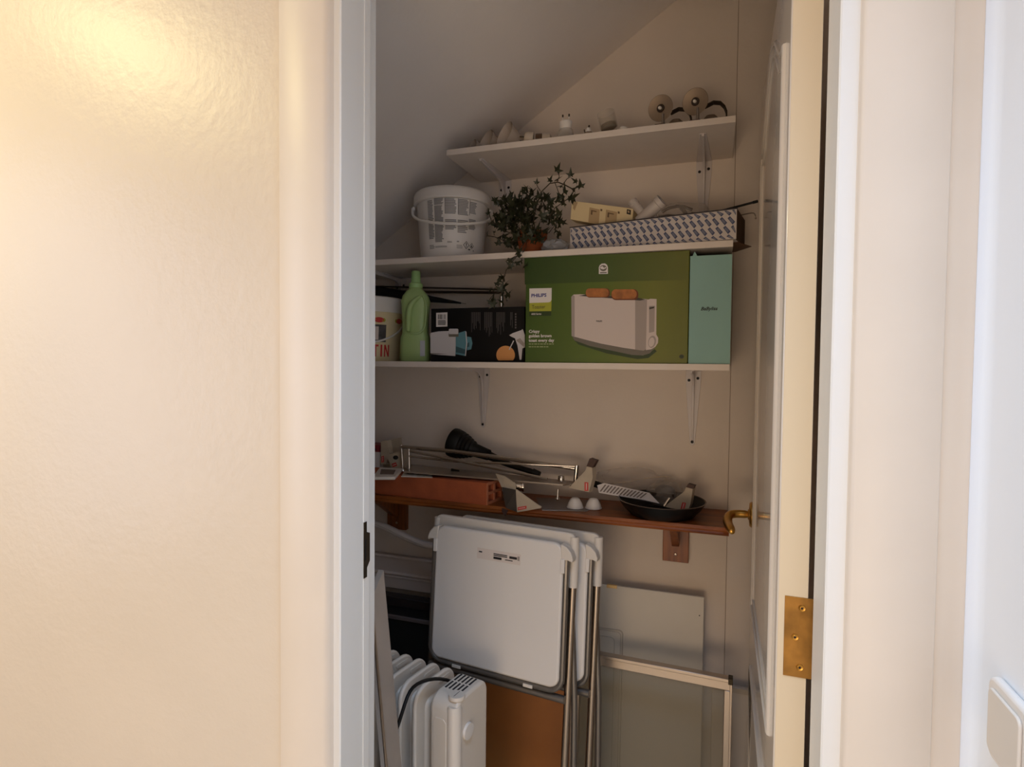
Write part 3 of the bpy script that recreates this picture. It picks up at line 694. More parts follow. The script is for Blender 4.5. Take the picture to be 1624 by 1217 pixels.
for r_ in range(rows):
    for c_ in range(cols + 2):
        x_ = (c_ - .6 + .45 * r_) * cw; z_ = ZPB - (r_ + .9) * chh + chh * .12
        q = [(x_, z_ + chh*.78), (x_ + cw*.30, z_ + chh*.98), (x_ + cw*.98, z_ + chh*.30), (x_ + cw*.66, z_ + chh*.02)]
        q = [(min(max(a, .002), Lb - .002), min(max(b, .001), ZPB - .003)) for a, b in q]
        if q[2][0] - q[0][0] < .004 or q[1][1] - q[3][1] < .004: continue
        mb.poly([(a, -.0004, b) for a, b in q])
        for u_ in (.33, .62):
            p0 = V((q[0][0], -.0007, q[0][1])).lerp(V((q[1][0], -.0007, q[1][1])), u_); p1 = V((q[3][0], -.0007, q[3][1])).lerp(V((q[2][0], -.0007, q[2][1])), u_)
            s0 = p0.lerp(p1, .2); s1 = p0.lerp(p1, .8); of = V((.0007, 0, .0004)); ts.poly([s0 - of, s0 + of, s1 + of, s1 - of])
mb.build('printed_blocks', M_PBB, pb, world=False, smooth=False)
ts.build('printed_block_text', mat('pattern_box_text', (128, 130, 146), .6), pb, world=False, smooth=False)

def inbox(u, v, z): return ROOT[pb.name] @ V((u, v, z))
# cream carton standing in it
yc2 = 1.60
q = [at(907, 318.5, yc2), at(1004.5, 331, yc2), at(1002, 366, yc2), at(904.5, 348, yc2)]
cc = thing('cream_carton', 'small cream carton with printed drawings sticking out of the patterned box', 'carton', (q[0] + q[2]) / 2)
MB().prism(q, (.006, .045, 0)).build('carton', mat('cream_card', (232, 208, 160), .6), cc, bevel=.0008)
def onC(u, v, e=.0007): return (q[0].lerp(q[1], u)).lerp(q[3].lerp(q[2], u), v) + V((0, -e, 0))
PI_ = mat('print_tan', (190, 160, 118), .6); PID = mat('print_brown', (110, 84, 58), .6)
for u0_, u1_ in ((.30, .47), (.57, .75)):
    printp([(u0_, .22), (u1_, .26), (u1_, 1.0), (u0_, .98)], PI_, .0007, cc, 'printed_shape', onC)
    printp([(u0_ + .03, .34), (u1_ - .05, .36), (u1_ - .05, .41), (u0_ + .055, .40), (u0_ + .055, .58), (u0_ + .03, .57)], PID, .001, cc, 'printed_shape', onC)
    printp([(u1_ + .01, .22), (u1_ + .04, .23), (u1_ + .04, .33), (u1_ + .01, .32)], PID, .001, cc, 'printed_shape', onC)
printp([(.90, .06), (.965, .08), (.965, .30), (.90, .28)], M_INKD, .0007, cc, 'printed_shape', onC); printp([(.915, .12), (.94, .13), (.945, .22), (.92, .22)], PI_, .001, cc, 'printed_shape', onC)
printp([(.03, .05), (.10, .06), (.06, .5), (.03, .4)], PI_, .0007, cc, 'printed_shape', onC)
# white pipe elbow
t = thing('pipe_fitting', 'white plastic pipe branch fitting lying in the patterned box', 'pipe', inbox(.24, .06, .05))
M_PVC = mat('white_pvc', (206, 194, 186), .45)
a, b = at(1014, 352, 1.59), at(1050, 318, 1.57)
def hollow(p0, p1, r, parent, name):
    d = (p1 - p0); L = d.length; Mq = d.to_track_quat('Z', 'Y').to_matrix()
    return MB().lathe([(0, 0), (r*.98, 0), (r, L - .014), (r*1.14, L - .012), (r*1.14, L), (r*.86, L), (r*.84, .01), (0, .009)], p0, 24, M=Mq).build(name, M_PVC, parent)
hollow(a, b, .0165, t, 'pipe')
a2, b2 = at(1022, 342, 1.592), at(1003, 320, 1.605); hollow(a2, b2, .0115, t, 'branch')
# clear bag with fittings in the box
def crumple(center, rx, ry, rz, seed, n=3, amp=.25):
    bm = bmesh.new(); bmesh.ops.create_icosphere(bm, subdivisions=n, radius=1); rnd = random.Random(seed)
    dirs = [(V((rnd.uniform(-1, 1), rnd.uniform(-1, 1), rnd.uniform(-1, 1))).normalized(), rnd.uniform(2, 7), rnd.uniform(0, 6)) for _ in range(7)]
    vs = []
    for v in bm.verts:
        k_ = 1 + amp * sum(abs(math.sin(d.dot(v.co) * f + ph)) - .5 for d, f, ph in dirs) / 4 + rnd.uniform(-.04, .04)
        p = v.co * k_; vs.append(V((p.x*rx, p.y*ry, max(p.z, -.8)*rz)) + V(center))
    fs = [[x.index for x in f.verts] for f in bm.faces]; bm.free()
    m = MB(); m.add(vs, fs); return m
M_FILM = film('clear_film', (205, 192, 180), .30, .12); M_FILM2 = film('milky_film', (196, 182, 170), .22, .2)
bc = at(1083, 338, 1.585)
t = thing('fittings_bag', 'clear plastic bag of dark metal fittings lying in the patterned box', 'bag', (bc.x, bc.y, Z2t + .045))
crumple((bc.x, bc.y, bc.z - .002), .062, .035, .026, 3).build('bag', M_FILM, t, smooth=True, angle=20)
M_OLDM = mat('old_dark_metal', (58, 46, 38), .45, .6)
for (pa, pb2, r_) in (((1050, 336), (1072, 328), .004), ((1072, 327), (1098, 333), .004), ((1080, 330), (1090, 344), .005), ((1090, 344), (1106, 340), .0055), ((1045, 344), (1075, 343), .003)):
    MB().tube([at(*pa, 1.578), at((pa[0]+pb2[0])/2, (pa[1]+pb2[1])/2 - 2, 1.574), at(*pb2, 1.578)], r_, 8).build('fitting', M_OLDM, t)
# black rod and wire hook
a, b = at(1040, 362, 1.62), at(1199, 320, 1.52)
t = thing('thin_rod', 'thin black rod sticking out of the patterned box toward the door', 'rod', a)
MB().tube([a, b], .0028, 8).build('rod', M_BLACKM, t); MB().lathe([(0, 0), (.0036, .001), (.0036, .012), (0, .013)], b - (b - a).normalized()*.008, 8, M=(b - a).to_track_quat('Z', 'Y').to_matrix()).build('end_cap', M_BLACK, t)
hk = [at(1160, 345, 1.60), at(1180, 340, 1.56), at(1194, 337, 1.53), at(1197.5, 339, 1.525), at(1198.5, 345, 1.525)]
t = thing('wire_hook', 'bent steel wire hook poking out behind the patterned box', 'hook', hk[0]); MB().tube(hk, .0016, 8).build('wire', M_STEEL, t, sub=1); MB().tube([hk[4], hk[4] + V((0, 0, -.004))], .0022, 8).build('tip', M_STEEL, t)
# dark sheet under the box end
a = at(1163, 388, 1.52)
t = thing('brown_sheet', 'thin brown sheet of veneer jutting out under the patterned box end', 'sheet', (XE - .04, 1.60, Z2t))
MB().prism([(XE - .09, 1.56, Z2t + .0001), (XE + .012, 1.535, Z2t + .0001), (XE + .046, 1.60, Z2t + .0001), (XE + .01, 1.66, Z2t + .0001), (XE - .09, 1.66, Z2t + .0001)], (0, 0, .0012)).build('veneer', mat('veneer', (120, 80, 52), .6, var=.2), t, smooth=False)
pb.location.z += .0015
# crumpled clear bag by the ivy
bc = at(880, 384, 1.555)
t = thing('clear_bag', 'crumpled clear plastic bag between ivy pot and patterned box', 'bag', (bc.x, bc.y, Z2t))
crumple((bc.x + .002, bc.y, Z2t + .0165), .034, .030, .021, 9, amp=.4).build('bag', film('blue_film', (176, 178, 182), .5, .15), t, angle=15)
crumple((bc.x, bc.y, Z2t + .010), .022, .018, .012, 19, amp=.4).build('contents', M_STEEL, t, angle=15)

# ================================================================== top shelf
M_FROST = mat('frosted_glass', (196, 180, 166), .55)
def shade_cone(pa, pb, r0, r1, lab):
    d = pb - pa; L = d.length; Mq = d.to_track_quat('Z', 'Y').to_matrix()
    t = thing('glass_light', lab, 'light fitting', pa, group='glass shades on the top shelf')
    MB().lathe([(r0, 0), (r0*.62 + r1*.38, L*.25), (r0*.32 + r1*.68, L*.6), (r1, L), (r1*.86, L), (r0*.30 + r1*.60, L*.6), (r0*.57 + r1*.36, L*.25), (r0*.95, 0)], pa, 28, M=Mq, cap=False).build('shade', M_FROST, t)
    MB().lathe([(r1*.9, L - .004), (r1*.9, L + .010), (r1*.5, L + .011), (0, L + .011)], pa, 20, M=Mq).build('collar', M_WHITEM, t)
zt_ = ZTt + .034
for (px, yv, r_, lab) in ((748, 1.585, .028, 'white conical glass light, leftmost on the top shelf under the slope'), (770, 1.572, .037, 'white conical glass light, middle one of the three on the top shelf'), (800, 1.532, .036, 'white conical glass light, rightmost of the three, beside the plug')):
    p = at(px, 226, yv); pa = V((p.x, yv, ZTt + r_*1.02)); pbv = pa + V((.046, .058, -r_*.62)); shade_cone(pa, pbv, r_, .013, lab)
def on_top(px, yv): p = at(px, 226, yv); return V((p.x, yv, ZTt))
M_CREAMP = mat('cream_plastic', (206, 190, 172), .45); M_BROWNP = mat('brown_bakelite', (92, 66, 44), .4)
p = on_top(839, 1.545); t = thing('plug_adaptor', 'white round plug with short prongs beside the glass shades', 'plug', p)
Mh = V((-1, -.25, .1)).to_track_quat('Z', 'Y').to_matrix()
MB().lathe([(.017, 0), (.018, .004), (.018, .018), (.014, .024), (.0, .024)], p + V((.012, 0, .0185)), 20, M=Mh).build('body', M_CREAMP, t)
for s_ in (-1, 1): MB().tube([p + V((-.010, -.005, .019 + s_*.006)), p + V((-.024, -.009, .0205 + s_*.006))], .002, 8).build('prong', M_DARKMETAL, t)
p = on_top(859, 1.55); t = thing('lamp_socket', 'brown and cream lamp socket lying beside the white plug', 'socket', p)
MB().lathe([(.0165, 0), (.0165, .016), (.012, .018)], p + V((-.016, 0, .0172)), 20, M=V((1, .2, 0)).to_track_quat('Z', 'Y').to_matrix()).build('ring', M_BROWNP, t)
MB().lathe([(.014, .0), (.016, .006), (.014, .022), (.006, .026), (0, .026)], p + V((.001, .003, .0172)), 20, M=V((1, .2, 0)).to_track_quat('Z', 'Y').to_matrix()).build('cap', M_CREAMP, t)
p = on_top(897, 1.535); t = thing('air_freshener', 'white plug-in air freshener standing with its two pins upward', 'air freshener', p)
MB().lathe([(.016, 0), (.020, .003), (.021, .016), (.018, .028), (.013, .034)], p, 24, sy=.75).build('holder', film('clear_plastic', (214, 204, 196), .55, .1, 0), t)
MB().lathe([(.0145, .003), (.016, .008), (.0155, .018), (.009, .022), (0, .022)], p, 20, sy=.7).build('refill', mat('amber_refill', (90, 66, 44), .25), t)
MB().lathe([(.012, .026), (.0155, .032), (.0165, .044), (.016, .050), (.012, .053), (0, .053)], p, 24, sy=.8).build('body', M_WHITE, t)
for s_ in (-1, 1):
    pn = MB().tube([p + V((s_*.0085, 0, .053)), p + V((s_*.0085, 0, .062))], .0019, 8).build('pin', M_WHITE, t)
    MB().tube([p + V((s_*.0085, 0, .062)), p + V((s_*.0085, 0, .069))], .0021, 8).build('pin_tip', M_DARKMETAL, pn)
p = on_top(933, 1.53); t = thing('small_dispenser', 'tiny clear bottle with white cap and dark nozzle on the top shelf', 'bottle', p)
MB().lathe([(.010, 0), (.0105, .002), (.0105, .012), (.008, .014)], p, 18).build('bottle', film('clear_plastic_small', (170, 150, 132), .7, .1, 0), t)
MB().lathe([(.0085, .013), (.009, .015), (.0065, .022), (.005, .024), (0, .024)], p, 16).build('cap', M_WHITE, t)
MB().tube([p + V((.001, 0, .024)), p + V((.0015, 0, .031))], .0022, 8).build('nozzle', M_DARKMETAL, t)
MB().tube([p + V((-.009, -.003, .013)), p + V((-.0105, -.004, .020))], .0014, 6).build('hook', M_DARKMETAL, t)
# glass tumbler tilted with residue
p = on_top(968, 1.535); t = thing('glass_jar', 'small tilted glass jar with brown residue on the top shelf', 'jar', p)
Mt = Matrix.Rotation(R(-14), 3, 'Y')
MB().lathe([(.0, .0), (.0215, .001), (.023, .006), (.023, .046), (.0225, .048), (.0205, .046), (.0205, .007), (0, .005)], p + V((-.002, 0, .0130)), 28, M=Mt).build('glass', film('jar_glass', (200, 186, 166), .22, .04, 0), t)
MB().lathe([(0, .0075), (.0200, .0075), (.0200, .016), (.0, .019)], p + V((-.002, 0, .0130)), 20, M=Mt).build('residue', mat('amber_residue', (84, 60, 30), .4), t)
MB().lathe([(.014, 0), (.016, .004), (.013, .0085), (0, .0085)], p + V((.002, .004, .0)), 16).build('foot', mat('white_foot', (190, 176, 160), .5), t)
p = on_top(988, 1.522); t = thing('round_stopper', 'small white round stopper lying beside the glass jar', 'stopper', p)
MB().lathe([(.012, 0), (.0125, .002), (.0125, .008), (.010, .0115), (.004, .013), (0, .013)], p, 20).build('cap_top', M_WHITE, t)
MB().lathe([(.0128, .0005), (.0132, .002), (.0128, .0035)], p, 20, cap=False).build('cap_rim', M_WHITEM, t)
# spot lamps
def spot(px, py, lab, dx):
    yv = 1.535; c = at(px, py, yv); base = V((c.x + dx, yv + .02, ZTt))
    t = thing('spot_lamp', lab, 'lamp', base, group='spot lamps on the top shelf')
    n = V((-.25, -1, -.18)).normalized(); Mq = n.to_track_quat('Z', 'Y').to_matrix()
    MB().lathe([(0, .000), (.008, .000), (.020, .0012), (.0310, .0035), (.0318, .003), (.0310, .002), (.012, -.004), (0, -.006)], c, 36, M=Mq).build('reflector', mat('dull_steel_disc', (150, 132, 114), .5, .7), t)
    MB().lathe([(.010, .0022), (.009, .004), (0, .0045)], c, 20, M=Mq).build('lamp_hole', M_OLDM, t)
    MB().lathe([(.0042, .004), (.0042, .010), (.0025, .013), (0, .0135)], c, 14, M=Mq).build('bulb', mat('lamp_bulb', (235, 226, 214), .1), t)
    MB().lathe([(.013, -.002), (.015, -.012), (.013, -.026), (0, -.03)], c, 20, M=Mq).build('lamp_holder', M_DARKMETAL, t)
    # curved strap arm to the right, down to the shelf
    cs = [c + V((.022, .028, -.004)), c + V((.042, .028, .004)), c + V((.058, .026, .0)), c + V((.068, .024, -.012)), c + V((.073, .022, -.026)), V((c.x + .073, yv + .022, ZTt))]
    mb = MB(); rings = []
    for i, p_ in enumerate(cs):
        tt = (cs[min(i+1, len(cs)-1)] - cs[max(i-1, 0)]).normalized(); nn = V((tt.z, 0, -tt.x)).normalized() * .0018; ww = V((0, .009, 0))
        rings.append([p_ - nn - ww, p_ + nn - ww, p_ + nn + ww, p_ - nn + ww])
    mb.loft(rings).build('strap_arm', M_DARKMETAL, t)
    hz_ = c.z - ZTt
    MB().lathe([(.018, 0), (.0185, .004), (.017, .020), (.010, .027), (0, .028)], (c.x + .036, yv + .016, ZTt), 22, sy=.6).build('wall_rose', mat('dull_steel_disc', (150, 132, 114)), t)
    MB().box((c.x - .014, yv - .004, ZTt), (c.x + .012, yv + .008, ZTt + .014)).build('bracket_foot', M_CARDD, t, bevel=.001)
    MB().tube([(c.x + .006, yv + .002, ZTt + .010), (c.x + .006, yv + .002, c.z - .014)], .004, 8).build('stem', M_STEEL, t)
spot(1048, 172, 'steel disc spot lamp with curved strap, left of the pair', 0)
spot(1103, 161.5, 'steel disc spot lamp with curved strap, right of the pair by the shelf end', 0)

# ================================================================== brown shelf contents
# hollow brick
zbr = .064
a = atZ(767, 805, ZBt); a.z = ZBt
bdir = V((-1, .045, 0)).normalized(); bdep = V((.16, .985, 0)).normalized(); a.y = max(a.y, YFB + .006)
hb = thing('hollow_brick', 'orange terracotta hollow brick lying on the wooden shelf', 'brick', a)
LBk, DBk = .46, .088
M_TER = mat('terracotta_brick', (188, 96, 56), .85, var=.12, vscale=18, bump=.15, bscale=120)
M_TER2 = mat('terracotta_brick_cut', (206, 126, 88), .9, var=.1, vscale=30)
mb = MB(); wt = .008
def bk(l, d, z): return a + bdir*l + bdep*d + V((0, 0, z))
def bbox(l0, l1, d0, d1, z0, z1, mb):
    vs = [bk(l, d, z) for z in (z0, z1) for (l, d) in ((l0, d0), (l1, d0), (l1, d1), (l0, d1))]
    mb.add(vs, [(0,3,2,1),(4,5,6,7),(0,1,5,4),(1,2,6,5),(2,3,7,6),(3,0,4,7)])
for (l0, l1, d0, d1, z0, z1) in ((.002, LBk, 0, wt, 0, zbr), (.002, LBk, DBk - wt, DBk, 0, zbr), (.002, LBk, wt, DBk - wt, 0, wt), (.002, LBk, wt, DBk - wt, zbr - wt, zbr), (.002, LBk, wt, DBk - wt, zbr/2 - wt/2, zbr/2 + wt/2), (.002, LBk, DBk/2 - wt/2, DBk/2 + wt/2, wt, zbr - wt)):
    bbox(l0, l1, d0, d1, z0, z1, mb)
mb.build('brick_shell', M_TER, hb, smooth=False)
mb = MB()
for (d0, d1, z0, z1) in ((0, wt, 0, zbr), (DBk - wt, DBk, 0, zbr), (wt, DBk - wt, 0, wt), (wt, DBk - wt, zbr - wt, zbr), (wt, DBk - wt, zbr/2 - wt/2, zbr/2 + wt/2), (DBk/2 - wt/2, DBk/2 + wt/2, wt, zbr - wt)):
    bbox(0, .002, d0, d1, z0, z1, mb)
mb.build('cut_end', M_TER2, hb, smooth=False)
ztop = ZBt + zbr
# white plastic tray and sheet on the brick
a_ = atZ(592, 762, ztop); 
t = thing('plastic_dish', 'white shallow plastic soap dish on the left end of the brick', 'dish', (a_.x + .03, a_.y + .02, ztop))
q = [atZ(590, 762, ztop), atZ(627, 762, ztop), atZ(639, 748, ztop), atZ(602, 746, ztop)]
MB().prism([V((p.x, p.y, ztop + .0002)) for p in q], (0, 0, .010)).build('dish', M_WHITE, t, bevel=.004, seg=3)
qc = (q[0] + q[1] + q[2] + q[3]) / 4
MB().prism([V((qc.x + (p.x - qc.x)*.62, qc.y + (p.y - qc.y)*.5, ztop + .0103)) for p in q], (0, 0, .0006)).build('recess_shade', mat('painted_recess_shade', (110, 96, 88), .5), t)  # shade of the dish hollow, painted as a darker grey inset
q = [atZ(636, 757, ztop), atZ(686, 758.5, ztop), atZ(684, 752, ztop), atZ(640, 751, ztop)]
t = thing('white_card', 'thin white card lying on the brick under the glass shelf', 'card', (q[0] + q[2]) / 2)
MB().prism([V((p.x, p.y, ztop + .0002)) for p in q], (0, 0, .0016)).build('card', M_WHITEM, t); MB().prism([V(((p.x + q[0].x)/2, (p.y + q[0].y)/2 + .002, ztop + .0018)) for p in q], (0, 0, .0005)).build('card_fold', M_PAPER, t)

# bathroom glass shelf with chrome rail
gA, gB, gC, gD = at(640, 750, 1.575), at(893, 771, 1.60), at(910, 766, 1.70), at(652, 739, 1.71)
gs = thing('bathroom_shelf', 'smoked glass bathroom shelf with long chrome gallery rail resting on the brick', 'shelf', (gA + gC) / 2)
M_SMOKE = mat('smoked_glass', (150, 132, 116), .25, spec=.6)
MB().prism([gA, gB, gB.lerp(gC, .5) + V((.012, 0, 0)), gC, gD], (0, 0, .005)).build('glass_plate', M_SMOKE, gs, bevel=.001)
def chrome(pts, r, name='rail', m=M_CHROME, n=12): return MB().tube(pts, r, n).build(name, m, gs)
pL = at(649, 751, 1.605); pLt = at(648.5, 712, 1.605); chrome([pL, pLt], .0052, 'post')
pL2 = at(639, 746, 1.64); pL2t = at(636.5, 706, 1.64); chrome([pL2, pL2t], .005, 'post')
pR = at(912, 772, 1.66); pRt = at(915, 738, 1.66); chrome([pR, pRt], .0065, 'post')
for p_ in (pL, pL2, pR): MB().lathe([(.016, 0), (.015, .003), (.007, .005)], p_, 20).build('flange', M_CHROME, gs)
chrome([pL2t + V((0, 0, -.006)), at(720, 716, 1.645), at(918, 744, 1.665)], .0065)
chrome([pLt + V((0, 0, -.006)), at(760, 738, 1.602), at(868, 760, 1.60)], .0045)
chrome([at(650, 724, 1.60), at(720, 732, 1.61), at(912, 740, 1.655)], .0035)
k1 = at(890, 764, 1.60); kt = at(890, 752, 1.60)
MB().lathe([(.008, 0), (.009, .002), (.009, .014), (.008, .016), (0, .016)], (k1.x, k1.y, k1.z), 18).build('knob', M_CHROME, gs)
kb = at(884, 793, 1.585); chrome([at(885, 776, 1.588), kb], .0028, 'bolt'); MB().lathe([(.006, 0), (.0075, .003), (.005, .008)], kb, 14).build('nut', M_CHROME, gs)
MB().tube([at(728, 748, 1.655), at(716, 745, 1.655)], .004, 8).build('clip', M_DARKMETAL, gs)
# grey tray-like sheet below
q = [atZ(858, 812, ZBt), atZ(930, 812, ZBt), atZ(950, 803, ZBt), atZ(955, 792, ZBt), atZ(850, 790, ZBt)]
t = thing('plastic_sheet', 'limp clear plastic sheet under the two white cups', 'sheet', (q[0] + q[2]) / 2)
q = [V((p.x, min(max(p.y, YFB + .004), 1.735), ZBt + .0004)) for p in q]
MB().prism(q, (0, 0, .0008)).build('film', film('grey_sheet', (178, 166, 156), .4, .3, .3), t)
MB().tube([p + V((0, 0, .0009)) for p in q[:4]], .0007, 6).build('film_edge', film('grey_sheet_edge', (190, 178, 166), .6), t)

# black plunger / brush
ph = thing('rubber_plunger', 'black ribbed rubber plunger lying behind the chrome rail', 'plunger', at(745, 725, 1.70))
A0 = at(712, 712, 1.70); A1 = at(772, 728, 1.67)
c0 = at(722, 703, 1.693); d = (at(775, 722, 1.678) - c0); Mq = d.to_track_quat('Z', 'Y').to_matrix(); Lp = d.length
MB().lathe([(0, .006), (.030, -.004), (.046, -.010), (.047, 0), (.044, .020), (.040, .026), (.041, .032), (.036, .036), (.037, .043), (.031, .047), (.032, .054), (.026, .060), (.027, .066), (.021, .074), (.017, Lp), (0, Lp)], c0 + d*.0, 28, M=Mq, sx=.95).build('cup', M_BLACK, ph)
hpv = [at(764, 718, 1.69), at(785, 727, 1.69), at(808, 738, 1.689), at(830, 744, 1.688), at(852, 751, 1.687)]
MB().tube(hpv, [.017, .013, .009, .0085, .0105], 12).build('handle', M_BLACK, ph, sub=1)
MB().tube([at(845, 749, 1.687), at(856, 753, 1.686)], [.0115, .0095], 12).build('grip', M_BLACKM, ph)

# cardboard display tags with red labels
def tri_tag(lab, pts, yv, depth, redq, top=None, hook=None, extra=None):
    P = [at(px, py, yv) for px, py in pts]
    t = thing('cardboard_holder', lab, 'packaging', sum(P, V((0,0,0))) / len(P), group='cardboard holders with red labels')
    MB().prism(P, depth).build('card', M_CARD, t, smooth=False)
    rq = [at(px, py, yv - .0008) for px, py in redq]
    MB().poly(rq).build('red_label', M_RED, t, smooth=False)
    c_ = sum(rq, V((0, 0, 0))) / 4
    mbp = MB()
    ux = (rq[1] - rq[0]); uy = (rq[3] - rq[0])
    long_, short_ = (ux, uy) if ux.length > uy.length else (uy, ux)
    for i in range(5):
        o_ = c_ + long_ * (-.36 + .155*i) - short_*.14 + V((0, -.0004, 0)); mbp.poly([o_, o_ + long_*.08, o_ + long_*.08 + short_*.28, o_ + short_*.28])
    mbp.build('label_print', M_PAPER, t, smooth=False)
    if top: MB().prism([at(px, py, yv - .001) for px, py in top], (.004, .018, 0)).build('printed_flap', M_CARDD, t, smooth=False)
    return t
t = tri_tag('cardboard holder with red label at the front of the wooden shelf by the brick', [(818, 777), (850, 800), (857, 804), (857, 806.5), (820, 813)], 1.5505, (.002, .003, .001), [(821, 805), (835, 802.5), (835, 807), (821, 810)])
def onp(px, py, y_): return at(px, py, y_)
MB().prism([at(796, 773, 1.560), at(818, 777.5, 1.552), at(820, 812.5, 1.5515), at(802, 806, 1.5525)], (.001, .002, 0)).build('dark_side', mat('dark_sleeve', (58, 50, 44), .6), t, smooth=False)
MB().prism([at(786, 752, 1.60), at(800, 756, 1.585), at(818, 768, 1.565), at(818, 778, 1.555), at(796, 774, 1.563)], (0, .003, .001)).build('folded_flap', M_CARD, t, smooth=False)
MB().prism([at(796, 806, 1.554), at(806, 810, 1.553), at(801, 819, 1.549), at(796, 812, 1.551)], (0, .002, 0)).build('torn_corner', M_CARDD, t, smooth=False)
MB().lathe([(.011, 0), (.0125, .002), (.0125, .020), (.0145, .022), (.0145, .027), (0, .028)], at(816, 772, 1.59), 20, M=V((1, .25, .03)).to_track_quat('Z', 'Y').to_matrix()).build('chrome_hook', M_CHROME, t)
tri_tag('cardboard holder with red label standing at the right post of the chrome rail', [(902, 774), (929, 746), (930, 740), (939, 742), (940, 758), (934, 781)], 1.60, (.006, .022, 0), [(927, 765), (933, 765.5), (933, 779), (927, 779)], [(930, 740), (935, 727.5), (946, 731), (940, 742)])
tri_tag('cardboard holder with red label standing inside the frying pan', [(1053, 804), (1085, 780), (1088, 773), (1099, 773), (1095, 800), (1090, 811)], 1.63, (.006, .022, 0), [(1082, 797), (1088, 798), (1085, 809), (1079, 808)], [(1088, 773), (1091, 768), (1102, 771), (1099, 776)])
t = tri_tag('cardboard holder with round hole and red label in front of the left rail post', [(613, 722), (640, 714), (640, 742), (635, 745), (622, 746)], 1.651, (.004, .018, 0), [(621, 736), (628, 733.5), (630, 739), (623, 741.5)])
MB().poly([at(627.5 + 4.2*math.cos(q_), 726 + 3.4*math.sin(q_), 1.6502) for q_ in [2*math.pi*i/18 for i in range(18)]]).build('round_hole', M_BLACKM, t, smooth=False)
t = tri_tag('cardboard holder with red label standing left behind the holed one', [(604, 700), (614, 699), (618, 720), (612, 736), (604, 737)], 1.673, (.004, .018, 0), [(605, 724), (609, 723), (609, 733), (605, 734)])
MB().prism([at(614, 700, 1.70), at(634, 694.5, 1.70), at(636, 716, 1.70), at(616, 722, 1.70)], (0, .012, 0)).build('back_panel', M_CARD, t, smooth=False)
MB().prism([at(604, 737, 1.70), at(604, 742, 1.70), at(626, 744, 1.70), at(622, 736, 1.70)], (0, .01, -.03)).build('foot', M_CARD, t, smooth=False)

# red and white packet and black capped bottle at far left
x0_ = at(560, 720, 1.69).x
q0, q1 = at(588.5, 706, 1.68), at(602.5, 706, 1.68); zt0 = q0.z; 
t = thing('red_packet', 'red and white upright packet at the far left of the wooden shelf', 'packet', (q0.x, 1.70, ZBt))
MB().box((x0_, 1.68, ZBt), (q1.x, 1.735, zt0)).build('packet', M_PAPER, t, bevel=.001)
M_CRIM = mat('crimson_print', (128, 36, 44), .5)
MB().box((x0_ - .0006, 1.679, zt0 - .022), (q1.x + .0006, 1.736, zt0 + .001)).build('red_lid', M_CRIM, t)
MB().poly([at(588, 735, 1.6788), at(592, 735, 1.6788), at(592, 775, 1.6788), at(588, 775, 1.6788)]).build('red_print', M_CRIM, t, smooth=False)
MB().poly([at(594.5 + 2.2*math.cos(q_), 713 + 2*math.sin(q_), 1.6788) for q_ in [2*math.pi*i/12 for i in range(12)]]).build('printed_emblem', M_INKD, t, smooth=False)
c = at(588, 700, 1.715)
t = thing('capped_bottle', 'small grey bottle with black cap behind the red packet', 'bottle', (at(589, 700, 1.745).x - .004, 1.72, zt0 + .0015))
bx_ = t.location
MB().lathe([(.022, 0), (.022, .010), (.014, .014)], bx_, 20, sy=.5).build('bottle', mat('grey_bottle', (130, 124, 130), .4), t); MB().lathe([(.0165, .013), (.0165, .032), (.015, .034), (0, .034)], bx_, 20, sy=.6).build('cap', M_BLACK, t)

# frying pan
yp = 1.637; cpn = atZ(1050, 803, ZBt + .040); cpn = V((at(1049, 803, yp).x, yp, ZBt + .0003))
fp = thing('frying_pan', 'black non-stick frying pan on the right end of the wooden shelf', 'frying pan', cpn)
M_NON = mat('non_stick', (16, 14, 14), .35); M_PANOUT = mat('pan_enamel', (14, 13, 13), .42, spec=.3)
rp = .116
MB().lathe([(0, 0), (.078, 0), (.086, .004), (.104, .022), (rp, .041), (rp - .003, .0415), (.101, .024), (.083, .007), (.0, .005)], n=56).build('pan', M_PANOUT, fp, world=False)
MB().lathe([(rp - .0005, .0405), (rp + .0012, .0418), (rp - .001, .0432), (rp - .003, .0420)], n=56, cap=False).build('rim', mat('pan_rim', (120, 110, 104), .25, .8), fp, world=False)
hd = V((-1, .30, 0)).normalized()
p0 = V((0, 0, .034)) + hd * (rp - .004)
pts = [p0, p0 + hd*.02 + V((0, 0, .004)), p0 + hd*.05 + V((0, 0, .014)), p0 + hd*.085 + V((0, 0, .024)), p0 + hd*.12 + V((0, 0, .028)), p0 + hd*.150 + V((0, -.004, .026))]
MB().tube(pts[:3], [.008, .0075, .009], 12).build('handle_stub', M_DARKMETAL, fp, world=False)
MB().tube(pts[1:], [.009, .0105, .0105, .0095, .007], 12).build('handle', M_BLACK, fp, world=False, sub=1)

# white cups
for px, py, lab in ((912, 806, 'small white upturned cup, left of the two on the plastic sheet'), (941, 807, 'small white upturned cup, right of the two, next to the pan')):
    p = atZ(px, py, ZBt); p = V((p.x, max(p.y, YFB + .025), ZBt + .0013))
    t = thing('small_cup', lab, 'cup', p, group='small white cups')
    MB().lathe([(.0225, 0), (.0230, .002), (.020, .012), (.013, .025), (.009, .028), (0, .0285)], p, 24).build('cup', M_WHITE, t)
    MB().lathe([(.0232, .0), (.0240, .0015), (.0232, .003)], p, 24, cap=False).build('rim', M_WHITE, t)
